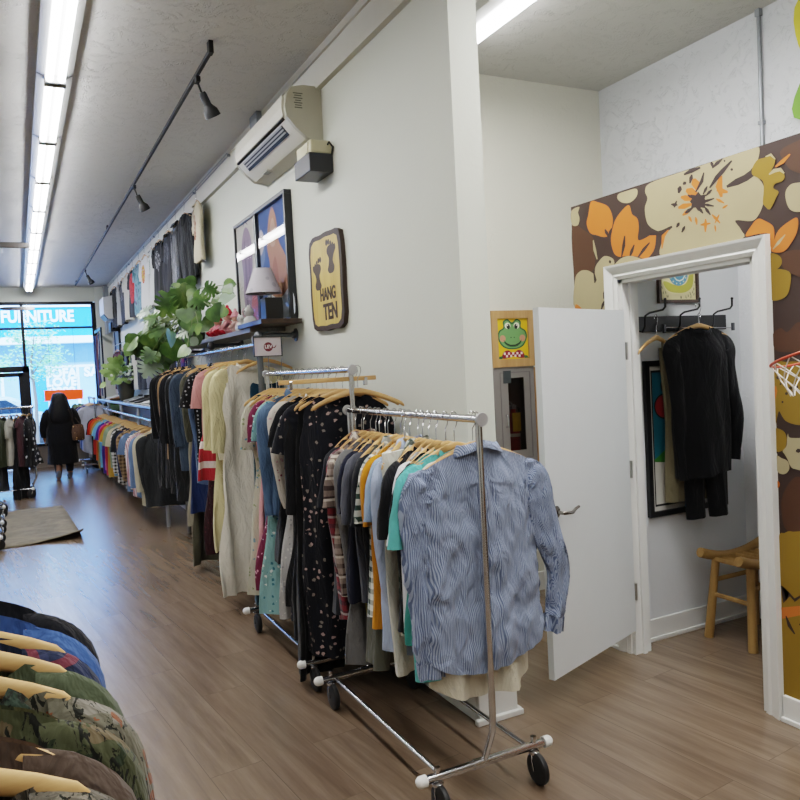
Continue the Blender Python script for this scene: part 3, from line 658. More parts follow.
# HANG TEN board
hs = empty('wooden_sign', 'yellow wooden sign with two footprints and dark bark edge', 'sign', (XW, 4.4, 1.85))
def hf(u, v, d): return (-d, .27-u*.54, v*.59)
edge = []
for i in range(40):
    a = 2*PI*i/40; c_, s_ = cos(a), sin(a); k = .5*(abs(c_)**8+abs(s_)**8)**(-1/8)
    edge.append((.5+c_*k+.006*sin(7*a), .5+s_*k+.005*sin(9*a+1)))
MB().prism(edge, hf, 0, .028).build('board', pmat('#33241b', .6, 0, .15, .3, name='bark_edge'), hs)
face = [(.5+(u-.5)*.87, .5+(v-.5)*.9) for u, v in edge]
FACEM = woodmat('#bd9c4b', '#d3b765', 2, .5, 9, 'sign_wood'); mb = MB(); mb.sheet(face, hf, .0295); mb.build('painted_face', FACEM, hs)
DKT = '#3a2a1c'
lay = []
def foot(cx, cy, s, mir, rot):
    out = [(0, -.5), (.13, -.46), (.17, -.3), (.1, -.1), (.14, .1), (.24, .28), (.2, .42), (.0, .46), (-.17, .4), (-.2, .22), (-.1, .02), (-.12, -.2), (-.17, -.36), (-.1, -.48)]
    T = lambda p: (cx+(p[0]*mir*cos(rot)-p[1]*sin(rot))*s*2.0, cy+(p[0]*mir*sin(rot)+p[1]*cos(rot))*s)
    lay.append((DKT, [T(p) for p in S(out, 3)]))
    for k in range(5):
        x = -.2+.1*k; y = .6-.03*abs(k-1)-(.035*k); r = .066-.005*k
        if mir < 0 or True: lay.append((DKT, [T(p) for p in ell(x, y, r*.85, r*1.7, 10)]))
foot(.27, .575, .29, -1, .04); art('footprint', lay, hf, hs, .0001, .0296); lay = []; foot(.70, .715, .30, 1, -.03); art('footprint', lay, hf, hs, .0001, .0296)
DKM = pmat(DKT, .6)
text_mesh('HANG', .105, frame_mtx((-.0315, -.03, .215), (0, -1, 0), (0, 0, 1)), DKM, 'lettering', hs, .001, bold=.003, sx=.85)
text_mesh('TEN', .135, frame_mtx((-.0315, -.06, .105), (0, -1, 0), (0, 0, 1)), DKM, 'lettering', hs, .001, bold=.004, sx=.9)
# tall glazed poster at the far end of the wall
mp = empty('framed_poster', 'tall dark framed glazed poster at the far end of the shirt wall', 'picture', (XW, 15.2, 1.5))
MB().bx(-.04, 0, -.35, -.31, 0, 1.5).bx(-.04, 0, .31, .35, 0, 1.5).bx(-.04, 0, -.35, .35, 0, .04).bx(-.04, 0, -.35, .35, 1.46, 1.5).build('frame', pmat('#1d1e22', .35), mp); MB().bx(-.022, -.02, -.31, .31, .04, 1.46).build('reflection_sheet', pmat('#9fc0e8', .08, 0, .1, name='glossy_blue_reflection'), mp)  # pale blue of the sheet is the shop window's reflection put into its colour

# ================================================================== WALL SHELF ON PIPES
PIPE = pmat('#6f7276', .42, .8, .2, .2, name='pipe_steel'); SHW = woodmat('#6f6d68', '#8d8a84', 1, .5, 10, 'grey_shelf_wood'); DKW = woodmat('#2c211b', '#43332a', 1, .4, 10, 'dark_shelf_wood')
sh_ = empty('wall_shelf', 'long grey shelf on pipe brackets below the posters', 'shelf', (XW, 6.5, 1.86))
MB().bx(-.28, -.02, -1.25, 1.55, .035, .068, .003).build('shelf_board', SHW, sh_)
for y in (-1.42, .0, 1.5):
    mb = MB().tube((-.001, y, .0), (-.27, y, .0), .0165, 12).lathe([(.045, 0), (.045, .008), (.024, .012), (.024, .03)], (-.001, y, 0), 16, Matrix.Rotation(rad(-90), 3, 'Y')).ball((-.27, y, 0), .034, 12)
    if y < -1: mb.tube((-.27, y, -1.86), (-.27, y, 0), .0215, 14).lathe([(.05, 0), (.05, .01), (.03, .014)], (-.27, y, -1.86), 16)
    if y > 1: mb.tube((-.27, y, -1.86), (-.27, y, 0), .0215, 14)
    mb.build('pipe_bracket', PIPE, sh_, True)
tag(MB().bx(XW-.30, XW-.015, 4.90, 5.5, 1.93, 1.962, .003).build('lamp_board', DKW), 'dark wooden board on the shelf end under the lamp', 'board')
tag(MB().tube((1.45, 5.02, 1.80), (1.45, 7.95, 1.80), .0145, 12).tube((1.45, 5.09, 1.80), (1.45, 5.09, 1.86), .008, 8).tube((1.45, 7.9, 1.80), (1.45, 7.9, 1.86), .008, 8).build('clothes_rail', CHROME, None, True), 'chrome clothes rail under the long grey shelf', 'clothes rail')
# second unit, lower, toward the window
u2 = empty('wall_shelf', 'low dark rail unit with shelf of shoes toward the window', 'shelf', (1.4, 12, 0))
MB().bx(.02, .34, -3.5, 3.55, 1.25, 1.28, .003).build('shelf_board', pmat('#34363c', .5, 0, .1, name='shelf_dark'), u2)
MB().tube((-.03, -3.55, 1.27), (-.03, 3.6, 1.27), .022, 10).build('front_pipe', PIPE, u2, True)
for y in (-3.5, -1.75, 0, 1.75, 3.5): MB().tube((-.03, y, 0), (-.03, y, 1.27), .021, 10).tube((-.03, y, 1.27), (.35, y, 1.265), .016, 8).path([(-.03, y, 1.2), (-.05, y, 1.16), (-.05, y, 1.13)], .014, 8).build('leg', pmat('#9ea1a4', .4, .6, name='light_steel'), u2, True)
tag(MB().tube((1.35, 8.45, 1.13), (1.35, 15.6, 1.13), .015, 10).build('clothes_rail', CHROME, None, True), 'low chrome clothes rail under the shoe shelf', 'clothes rail')

# lamp
lp = empty('table_lamp', 'table lamp with grey tapered shade and black square base', 'lamp', (1.60, 5.10, 1.962))
MB().bx(-.062, .062, -.062, .062, 0, .155, .005).build('lamp_base', pmat('#15171d', .35, 0, .1, name='lamp_black'), lp)
MB().path([(0, 0, .155), (0, .0, .175), (-.005, .07, .185), (-.01, .12, .2), (-.01, .13, .24)], .006, 8).build('lamp_neck', DULL, lp, True)
t = NT('lamp_shade_paper'); v = t.obj(); vo = t.n('ShaderNodeTexVoronoi', {'Scale': 14.}); t.l(v, vo.inputs['Vector'])
SHD = t.set(t.mix(t.math('MULTIPLY', t.math('LESS_THAN', vo.outputs['Distance'], .25), .35), lin('#b9b5bd'), lin('#6d7280')), .8)
MB().loft([[(-.01+r*cos(2*PI*k/32), .13+r*sin(2*PI*k/32), z) for k in range(32)] for r, z in ((.062, .375), (.128, .2), (.126, .2), (.06, .373))], True, (False, False)).build('lamp_shade', SHD, lp, True)
MB().lathe([(.127, .198), (.13, .202), (.128, .206)], (-.01, .13, 0), 32).build('shade_trim', pmat('#7d6a52', .7), lp, True) if False else None

# dolls and figurines on the shelf
def doll(loc, lab, hat, dress, s=1., lean=0.):
    r = empty('cloth_doll', lab, 'doll', loc, lean); r.scale = (s,)*3
    SK = fabric('plain', '#d8a998'); HT = fabric('plain', hat); DR = fabric('floral', dress, '#e8d8d4', '#7a2f38', 1.6)
    MB().lathe([(.001, 0), (.05, .0), (.062, .03), (.05, .08), (.03, .105), (.012, .112)], (0, 0, 0), 16).build('body', DR, r, True)
    MB().ball((0, 0, .14), .038, 14, (1, 1, .95)).build('head', SK, r, True)
    MB().ball((-.034, .012, .146), .004, 6).ball((-.034, -.012, .146), .004, 6).ball((-.039, 0, .138), .005, 6).build('face', pmat('#3a1d1c', .6), r, True)
    MB().lathe([(.041, .15), (.04, .165), (.028, .19), (.012, .21), (.002, .215)], (0, 0, 0), 14).ball((0, 0, .216), .013, 8).lathe([(.045, .146), (.05, .154), (.041, .16)], (0, 0, 0), 14).build('hat', HT, r, True)
    for q in (-1, 1):
        MB().path([(-.01, q*.03, .09), (-.035, q*.058, .07), (-.06, q*.05, .05)], [.016, .013, .014], 8).build('arm', DR, r, True)
        MB().path([(-.03, q*.025, .02), (-.085, q*.035, .02), (-.1, q*.036, .04)], [.02, .016, .016], 8).build('leg', HT, r, True)
zs = 1.928
doll((1.55, 6.12, zs), 'pink cloth doll with red pointed hat on the shelf', '#b3283a', '#c98a8c', 1.05); doll((1.53, 6.38, zs), 'red hatted cloth doll at the shelf edge beside the plant', '#b82238', '#d77e86', .9, .4); doll((1.56, 5.92, zs), 'pale pink cloth doll beside the white figurines', '#d08f96', '#d9b4b0', .85, -.3)
CER = pmat('#dcdcda', .2, 0, .04, name='glazed_white')
def figurine(loc, lab, s, rz=0.):
    r = empty('ceramic_cat', lab, 'figurine', loc, rz); r.scale = (s,)*3
    MB().lathe([(.03, 0), (.055, .004), (.06, .04), (.048, .08), (.03, .105), (.01, .112)], (0, 0, 0), 18).ball((-.035, .03, .03), .024, 10, (1, .8, 1.3)).ball((-.035, -.03, .03), .024, 10, (1, .8, 1.3)).build('body', CER, r, True)
    mb = MB().ball((-.008, 0, .135), .04, 14)
    for q in (-1, 1): mb.lathe([(.014, .165), (.008, .18), (.001, .192)], (-.006, q*.024, 0), 8)
    mb.build('head', CER, r, True)
    MB().ball((-.044, .014, .142), .005, 6).ball((-.044, -.014, .142), .005, 6).ball((-.048, 0, .13), .004, 6).build('face', pmat('#2d2d33', .4), r, True)
    MB().path([(.05, 0, .02), (.085, .02, .03), (.08, .04, .07)], [.012, .01, .007], 8).build('tail', CER, r, True)
figurine((1.58, 5.58, zs+.0), 'largest white ceramic cat, next to the lamp board', 1.0); figurine((1.55, 5.72, zs), 'small white ceramic cat, middle of three on the shelf', .72, .5); figurine((1.6, 5.82, zs), 'small white ceramic cat nearest the dolls', .66, -.4)

# small framed sign card on rack two
sc = empty('sign_holder', 'small framed card with a dark red round logo clipped above the rack', 'sign', (1.50, 4.92, 1.6125))
def sf(u, v, d): return Vector((-.098+u*.196, -d, .10+v*.135)) 
R12 = Matrix.Rotation(rad(-2), 3, 'Y')
mb = MB(); 
for a, b, c, d in ((0, 1, 0, .05), (0, 1, .95, 1), (0, .035, 0, 1), (.965, 1, 0, 1)): mb.bx(-.098+a*.196, -.098+b*.196, -.006, .002, .10+c*.135, .10+d*.135)
mb.build('frame', pmat('#3a3c40', .35, .5), sc)
art('card', [('#cfc6cc', [(.02, .03), (.98, .03), (.98, .97), (.02, .97)]), ('#6d1f2d', ell(.52, .48, .16, .23)), ('#6d1f2d', stroke([(.6, .42), (.74, .44), (.8, .56)], .05))], sf, sc)
text_mesh('LEV', .032, frame_mtx((.004, -.0032, .165), (1, 0, 0), (0, 0, 1)), pmat('#e6dfe2', .5), 'lettering', sc, .0004, bold=.0008)
MB().tube((.0, .0, -.012), (.0, .0, .10), .003, 8).tube((.088, .0, -.012), (.088, .0, .10), .0025, 8).bx(-.03, .1, -.006, .006, -.016, -.01).build('stem', DULL, sc)

# ================================================================== BACK WALL: FROG PICTURE, CABINET
fr = empty('framed_needlepoint', 'framed yellow needlepoint of a smiling green frog in a checked bow', 'picture', (3.018, YB, 1.56))
CORK = woodmat('#a67c4e', '#bf9766', 2, .6, 12, 'tan_frame')
mb = MB()
frame_boxes(mb, -.173, .173, 0, .38, .048, .053, lambda m, a, b, c, d: m.bx(a, b, -.025, 0, c, d))
mb.build('frame', CORK, fr)
def ff(u, v, d): return (-.13+u*.26, -.012-d, .05+v*.285)
GRN, DG, PK = '#6c9a5e', '#2f5a34', '#c78d74'
lay = [('#e2b81f', [(0, 0), (1, 0), (1, 1), (0, 1)])]
lay += [(DG, S([(.04, .52), (.08, .68), (.22, .76), (.22, .9), (.36, .96), (.5, .88), (.64, .96), (.78, .9), (.78, .76), (.92, .68), (.96, .52), (.86, .34), (.66, .25), (.34, .25), (.14, .34)])), (GRN, S([(.08, .52), (.12, .66), (.26, .74), (.26, .88), (.36, .92), (.5, .83), (.64, .92), (.74, .88), (.74, .74), (.88, .66), (.92, .52), (.83, .37), (.65, .28), (.35, .28), (.17, .37)]))]
for x in (.36, .64): lay += [('#e9ead0', ell(x, .8, .09, .075)), ('#1c1c1a', ell(x+(.02 if x < .5 else -.02), .78, .055, .06)), ('#ffffff', ell(x, .81, .015))]
lay += [(PK, ell(.19, .5, .09, .08)), (PK, ell(.81, .5, .09, .08)), (DG, stroke(S([(.22, .42), (.36, .33), (.5, .31), (.64, .33), (.78, .42), (.64, .35), (.5, .335), (.36, .35)], 2)[:9], .035)), ('#20251e', stroke([(.22, .46), (.3, .38), (.42, .335), (.58, .335), (.7, .38), (.78, .46)], .03)), ('#1f2a1d', ell(.45, .52, .015)), ('#1f2a1d', ell(.55, .52, .015)),
        ('#8c1b2c', S([(.14, .03), (.2, .18), (.36, .22), (.5, .14), (.64, .22), (.8, .18), (.86, .03), (.64, .04), (.5, .08), (.36, .04)], 2))]
for i in range(9):
    for j in range(2):
        if (i+j) % 2: lay.append(('#f0dcd8', [(.2+.066*i, .055+.06*j), (.26+.066*i, .055+.06*j), (.26+.066*i, .11+.06*j), (.2+.066*i, .11+.06*j)]))
lay += [(DG, [(.02, .02), (.14, .02), (.18, .09), (.06, .08)]), (DG, [(.86, .02), (.98, .02), (.94, .08), (.82, .09)])]
art('needlepoint', lay, ff, fr, .00008)
# fire extinguisher cabinet
GC = pmat('#857f7c', .5, .1, .04, name='cabinet_grey')
cb = empty('extinguisher_cabinet', 'grey recessed-look fire extinguisher cabinet under the frog picture', 'cabinet', (3.014, YB, .885))
MB().bx(-.148, .151, .122, .129, .016, .664).bx(-.148, -.14, .0, .122, .016, .664).bx(.143, .151, .0, .122, .016, .664).bx(-.14, .143, .0, .122, .016, .03).bx(-.14, .143, .0, .122, .65, .664).build('cabinet_box', pmat('#6e5a52', .5, 0, .05, name='cabinet_inner'), cb)
dr = MB().bx(-.165, -.052, -.014, 0, 0, .68).bx(.08, .166, -.014, 0, 0, .68).bx(-.052, .08, -.014, 0, 0, .105).bx(-.052, .08, -.014, 0, .6, .68).build('door', GC, cb)
mb = frame_boxes(MB(), -.115, .132, .05, .64, .005, .005, lambda m, a, b, c, d: m.bx(a, b, -.0175, -.014, c, d))
mb.build('door_trim', pmat('#6f6a68', .5), dr)
MB().bx(-.052, .08, -.009, -.006, .105, .6).build('glass_pane', glassmat('#d8d2ce'), dr)
MB().path([(-.078, -.014, .27), (-.078, -.034, .275), (-.078, -.036, .31), (-.078, -.034, .345), (-.078, -.014, .35)], .006, 8).build('handle', CHROME, dr, True)
ex = empty('fire_extinguisher', 'red fire extinguisher with yellow tag behind the cabinet glass', 'fire extinguisher', (3.045, YB+.058, .917)); ex.scale = (1.15, 1.15, .95)
RED = pmat('#a8281e', .35, 0, .05, name='extinguisher_red')
MB().lathe([(.03, 0), (.036, .01), (.036, .30), (.03, .33), (.014, .35), (.014, .37)], (0, 0, 0), 18).build('cylinder', RED, ex, True)
MB().bx(-.016, .016, -.012, .012, .37, .4).path([(0, 0, .4), (-.03, 0, .43), (-.045, 0, .42)], .006, 8).path([(0, 0, .385), (-.03, 0, .395), (-.045, 0, .385)], .005, 8).build('valve', pmat('#9b9ca0', .3, .9), ex, True)
MB().path([(.014, 0, .385), (.04, 0, .37), (.044, 0, .3), (.043, 0, .15)], .006, 8).build('hose', BLACKP, ex, True)
MB().bx(-.035, .022, -.042, -.038, .21, .345).build('inspection_tag', pmat('#e3c22a', .5), ex); MB().lathe([(.0372, .17), (.0372, .195)], (0, 0, 0), 18).build('label_band', pmat('#d8d4c8', .5), ex)
tag(MB().bx(2.925, 2.985, YB-.02, YB-.0145, 1.45, 1.535).bx(2.932, 2.978, YB-.022, YB-.02, 1.457, 1.528).build('photo_sticker', pmat('#3b4043', .4, 0, .4, 0, 60, name='photo_dark')), 'small dark picture stuck to the top of the cabinet door', 'sticker')
tag(MB().bx(3.185, 3.225, YB-.02, YB, .3, 1.55, .002).build('timber_strip', woodmat('#a98058', '#c49c70', 2, .6, 9, 'bare_timber')), 'bare tan timber strip on the wall right of the grey cabinet', 'timber')

# ================================================================== RIGHT WALL: CONDUIT, CANVAS, HOOP
tag(MB().tube((XR-.015, 2.965, 2.3), (XR-.015, 2.965, H-.001), .011, 10).bx(XR-.028, XR, 2.95, 2.98, 3.46, H-.001).bx(XR-.028, XR, 2.95, 2.98, 2.86, 2.88).build('conduit', pmat('#9a9ea4', .4, .6, name='conduit_grey'), None, True), 'thin grey conduit running down the white right wall', 'conduit')
cv = empty('painted_canvas', 'green and yellow painted canvas at the top right edge', 'picture', (XR, 2.1, 2.79))
MB().bx(-.035, 0, -.6, .60, 0, .66, .003).build('stretcher', pmat('#d5cf9a', .7), cv)
def cf(u, v, d): return (-.036-d, .595-u*1.19, .005+v*.65)
art('painting', [('#a8b43a', [(0, 0), (1, 0), (1, 1), (0, 1)]), ('#6f9e3a', S([(-.0, .0), (.0, .35), (.1, .4), (.3, .3), (.6, .1), (.7, 0)])), ('#4f8f48', S([(.2, 0), (.5, .4), (.9, .3), (1, 0)])), ('#d8c945', S([(.0, .55), (.0, 1.), (.4, 1), (.3, .7), (.1, .6)])), ('#c8d860', S([(.5, .6), (.7, .9), (.95, .8), (.8, .5)]))], cf, cv)
hp_ = empty('toy_basketball_hoop', 'small orange rimmed basketball hoop with white net by the door frame', 'basketball hoop', (2.70, 1.88, 1.565))
tl = Matrix.Rotation(rad(-16), 3, 'X')
ringp = [tl @ Vector((.14*cos(a), .165*sin(a), 0)) for a in [2*PI*k/28 for k in range(28)]]
MB().path(ringp, .0055, 8, closed=True).build('rim', pmat('#b6452b', .4, 0, .05, name='rim_orange'), hp_, True)
MB().bx(.135, .159, -.12, .12, -.06, .14, .004).build('backboard', WHITEP, hp_)
mb = MB()
for k in range(12):
    for s in (-1, 1):
        pts = []
        for j in range(5):
            a = 2*PI*(k+s*j*.5)/12; q = 1-.11*j; p = tl @ Vector((.14*cos(a)*q, .165*sin(a)*q, 0)); pts.append((p.x, p.y, p.z*(1-j*.2)-.038*j))
        mb.path(pts, .0024, 5)
mb.build('net', pmat('#e2dcd6', .9, name='net_cord'), hp_, True)

# ================================================================== FITTING ROOM CONTENTS
yb = 3.17
cl_ = empty('coat_rail', 'black coat rail with three bent hooks in the fitting room', 'coat rail', (3.39, yb, 1.72))
MB().bx(-.36, .345, -.02, 0, 0, .085, .002).build('rail_board', pmat('#1a1b1e', .5), cl_)
for x in (-.37+.0, -.11, .15):
    MB().path([(x+.03, -.02, .01), (x+.03, -.05, .0), (x+.03, -.07, .03), (x+.03, -.075, .085), (x+.05, -.085, .1), (x+.14, -.095, .115), (x+.155, -.097, .13), (x+.157, -.097, .17)], .0058, 8).ball((x+.157, -.097, .172), .008, 8).build('hook', BLACKP, cl_, True)
sn = empty('framed_print', 'framed print of a blue shelled snail above the coat rail', 'picture', (3.37, yb, 1.878))
mb = frame_boxes(MB(), -.155, .155, 0, .275, .018, .018, lambda m, a, b, c, d: m.bx(a, b, -.02, 0, c, d))
mb.build('frame', pmat('#3b2b25', .5), sn)
def snf(u, v, d): return (-.138+u*.276, -.008-d, .017+v*.241)
lay = [('#d9cfa0', [(0, 0), (1, 0), (1, 1), (0, 1)])]
rn = random.Random(5)
for i in range(90):
    x = rn.uniform(.02, .98); y = rn.uniform(.02, .4) if i % 2 else rn.uniform(.02, .98); lay.append(('#35302b', stroke([(x, y), (x+rn.uniform(-.02, .02), min(.99, y+.07))], .018)))
lay += [('#d9cfa0', S([(.05, .48), (.1, .26), (.3, .14), (.7, .12), (.92, .3), (.97, .62), (.9, .8), (.7, .98), (.3, .98), (.16, .8)])), ('#a9a545', S([(.08, .42), (.14, .28), (.3, .18), (.65, .17), (.88, .3), (.93, .55), (.9, .72), (.82, .6), (.74, .42), (.6, .34), (.35, .36), (.2, .42)])), ('#4f86a8', ell(.5, .62, .27, .29, 28))]
sp = [(.5+(.03+.017*k)*cos(k*.55)*.9, .62+(.03+.017*k)*sin(k*.55)) for k in range(13)]
lay += [('#d7e2d0', stroke(sp, .03, False))]
for k in range(14): lay.append(('#b9c9b2', ell(.5+.23*cos(k*2*PI/14), .62+.245*sin(k*2*PI/14), .02, .02, 8)))
art('print', lay, snf, sn, .00005)
po = empty('framed_poster', 'black framed teal poster hung low behind the coats', 'picture', (3.39, yb, .69))
mb = frame_boxes(MB(), -.305, .305, 0, .87, .03, .03, lambda m, a, b, c, d: m.bx(a, b, -.025, 0, c, d))
mb.build('frame', pmat('#121316', .4), po)
def pof(u, v, d): return (-.275+u*.55, -.008-d, .03+v*.81)
lay = [('#cfcdc6', [(0, 0), (1, 0), (1, 1), (0, 1)]), ('#17191c', [(.04, .03), (.96, .03), (.96, .97), (.04, .97)]), ('#cfcdc6', [(.055, .045), (.945, .045), (.945, .955), (.055, .955)]), ('#1d7186', [(.055, .34), (.945, .34), (.945, .955), (.055, .955)]), ('#17191c', ell(.22, .72, .15, .09)), ('#9c2c33', ell(.22, .72, .135, .08)), ('#17191c', ell(.3, .86, .13, .09)), ('#b0543a', ell(.3, .86, .115, .078)), ('#3c7d33', S([(.055, .34), (.2, .42), (.4, .62), (.5, .6), (.6, .5), (.7, .34)], 3)), ('#2a5c26', stroke([(.2, .36), (.3, .44), (.4, .54)], .02)), ('#2a5c26', stroke([(.3, .36), (.38, .44), (.46, .52)], .02))]
art('artwork', lay, pof, po, .0003)
text_mesh('art show', .05, frame_mtx((-.09, -.0125, .16), (1, 0, 0), (0, 0, 1)), pmat('#222222', .6), 'lettering', po, .0002, bold=.001)
# stool
ST = woodmat('#8a6a3c', '#b08d58', 2, .5, 9, 'bamboo'); STX = woodmat('#8a6a3c', '#b08d58', 0, .5, 9, 'bamboo_x')
so = empty('bamboo_stool', 'rustic bamboo stool with slatted seat in the fitting room', 'stool', (3.56, 2.885, 0)); so.scale = (.95, .93, .98)
for s in (-1, 1):
    y = s*.135; mb = MB(); pts = [(-.27+.54*k/8, y, .452+.05*(abs(k-4)/4)**2) for k in range(9)]; mb.path(pts, [.028]*9, 12)
    mb.build('seat_rail', STX, so, True)
for k in range(7):
    x = -.17+.34*k/6; MB().tube((x, -.13, .452), (x, .13, .452), .014, 8).build('slat', ST, so, True)
for sx in (-1, 1):
    for sy in (-1, 1):
        MB().path([(sx*.16, sy*.12, .45), (sx*.2, sy*.155, .0)], [.023, .027], 12).build('leg', ST, so, True)
    MB().tube((sx*.175, -.14, .25), (sx*.175, .14, .25), .014, 8).build('stretcher', ST, so, True)
for sy in (-1, 1): MB().tube((-.165, sy*.13, .33), (.165, sy*.13, .33), .014, 8).build('stretcher', STX, so, True)

# ================================================================== RUG
t = NT('rug_pile'); v = t.obj(); n = t.noise(v, 3.5, 5, .7, 1.); n2 = t.noise(t.obj((1, 4, 1)), 60, 3)
RUG = t.set(t.mix(t.math('MULTIPLY', n2, .4), t.ramp(n, [(.35, lin('#6e675a')), (.65, lin('#8f8674'))]), lin('#5b5448')), .95, 0, t.bump(n2, .5, .006))
rg = empty('rug', 'worn grey beige rug with one curled corner on the aisle floor', 'rug', (-.1, 9.7, 0))
mb = MB(); NX, NY = 24, 26; vs = []; 
def rz_(u, w):
    c = max(0, 1-hypot((1-u)*3.2, w*5)); return .011+.09*c*c+.003*sin(u*9+w*7)
c00, c10, c01, c11 = (-1.5, 8.52), (.517, 8.52), (-1.6, 10.95), (.426, 10.98)
for j in range(NY+1):
    for i in range(NX+1):
        u, w = i/NX, j/NY; x = (c00[0]*(1-u)+c10[0]*u)*(1-w)+(c01[0]*(1-u)+c11[0]*u)*w; y = (c00[1]*(1-u)+c10[1]*u)*(1-w)+(c01[1]*(1-u)+c11[1]*u)*w
        vs.append((x+.1, y-9.7+.01*sin(u*25), rz_(u, w)))
fs = [(j*(NX+1)+i, j*(NX+1)+i+1, (j+1)*(NX+1)+i+1, (j+1)*(NX+1)+i) for j in range(NY) for i in range(NX)]
mb.add(vs, fs); o = mb.build('pile', RUG, rg, True)
md = o.modifiers.new('thick', 'SOLIDIFY'); md.thickness = .009; md.offset = -1
md.use_rim = True

# ================================================================== HANGERS AND GARMENTS
def sm(a, b, x):
    x = max(0., min(1., (x-a)/(b-a))); return x*x*(3-2*x)
_hg = {}
def hanger_proto(hook=True):
    r = empty('clothes_hanger', 'wooden hanger', 'hanger', (0, 0, 0))
    top = [(-.215, -.077), (-.205, -.066), (-.15, -.042), (-.09, -.018), (-.04, -.002), (-.015, .006), (.015, .006), (.04, -.002), (.09, -.018), (.15, -.042), (.205, -.066), (.215, -.077)]
    bot = [(.21, -.09), (.16, -.07), (.1, -.05), (.05, -.038), (0, -.034), (-.05, -.038), (-.1, -.05), (-.16, -.07), (-.21, -.09)]
    arm = [(.2235, -.0965, .002), (.222, -.094, .006), (.216, -.088, .0088), (.208, -.080, .0105), (.18, -.066, .012), (.14, -.049, .0135), (.10, -.034, .0145), (.06, -.022, .0155), (.03, -.015, .0165), (.012, -.011, .0175)]
    full = [(-x, z, q) for x, z, q in arm]+[(x, z, q) for x, z, q in arm[::-1]]
    MB().path([(x, 0, z-.095) for x, z, q in full], [q*.82 for x, z, q in full], 12, flat=.5).build('hanger_arms', HWOOD, r, True, auto=60)
    MB().path([(0, 0, -.09), (0, 0, -.045), (.012, 0, -.03), (.0195, 0, -.008), (.018, 0, .01), (.008, 0, .02), (-.006, 0, .02), (-.017, 0, .01), (-.019, 0, -.004)], .0019, 6).build('hook', CHROME, r, True)
    return r
HP = None
def hanger(label, loc, rz, group):
    global HP
    if HP is None:
        HP = hanger_proto(); HP.location = loc; HP.rotation_euler = (0, 0, rz); HP['label'] = label; HP['group'] = group; return HP
    return dup(HP, loc, rz, label, group)

def body_mb(sw=.22, L=.7, chest=.26, hem=.27, waist=None, wd=.4, nw=.075, th=.035, slope=.40, amp=.012, seed=0, nf=.07, nb=.02, tail=0., nu=40, nv=22, z0=-.09, strap=False, pleat=False, fine=0.):
    rnd = random.Random(seed); p1, p2, p3 = [rnd.uniform(0, 6.3) for _ in range(3)]; k1 = rnd.uniform(22, 32); k2 = rnd.uniform(42, 60)
    keys = [(0, sw), (.05, sw+.004), (.22, chest)]+([(wd, waist)] if waist else [])+[(L, hem)]
    def W(d):
        for (a, wa), (b, wb) in zip(keys, keys[1:]):
            if d <= b+1e-6: return wa+(wb-wa)*sm(a, b, d)
        return hem
    rows = [0, .008, .02, .04, .07, .11]; m = nv-5; rows = [r for r in rows if r < L*.5]+[.11+(L-.11)*(k+1)/m for k in range(m)]
    rings = []
    for d in rows:
        w = W(d); q = d/L; ring = []
        for i in range(nu):
            a = 2*PI*i/nu; c, s = cos(a), sin(a); sg = 1 if s > 0 else -1
            t = (1 if c > 0 else -1)*abs(c)**.85; x = w*t; x0 = sw*t
            T = .007+th*1.15*sm(0, .16, d)*(1+.35*q)
            y = T*sg*abs(s)**1.05
            zt = z0-slope*abs(x0)**1.12-.028*abs(t)**14
            dip = 0
            if abs(x0) < nw:
                e = max(0., 1-(x0/nw)**2); dip = e*(nf if sg < 0 else nb)
                y += sg*(.028 if sg < 0 else .012)*e*max(0, 1-d/.09)
            f = amp*sm(.05, .45, d)*(sin(k1*x+p1+1.6*d)+.6*sin(k2*x+p2-2.4*d)+.5*sin(13*x+p3+5*d))*(.6+q)
            n = noise.noise(Vector((x*5+seed*3.1, sg*2.+seed, d*4)))*.014*sm(.03, .3, d)
            if fine:
                n += fine*(noise.noise(Vector((x*16+d*9+seed, sg*3., d*7-x*4)))*.9+noise.noise(Vector((x*34-d*14, sg*5.+seed, d*13+x*9)))*.5)*sm(.02, .1, d)
            if pleat and sg < 0 and d > .13: n += -.012*math.exp(-((x-.0)/.013)**2)+.008*math.exp(-((abs(x)-.028)/.008)**2)
            if pleat and sg < 0: n += -.003*sm(.135, .125, d)
            z = zt*(1-q)+(z0-slope*.1)*q-d-dip*max(0, 1-d/.1)
            z += tail*abs(t)**3*sm(.55, 1, q)+.014*sin(9*x+p3)*q
            ring.append(Vector((x+.006*sin(9*d+p3+x*6)*sm(.1, .5, d), y+f+n, z)))
        rings.append(ring)
    return MB().loft(rings, True, (False, False)), W
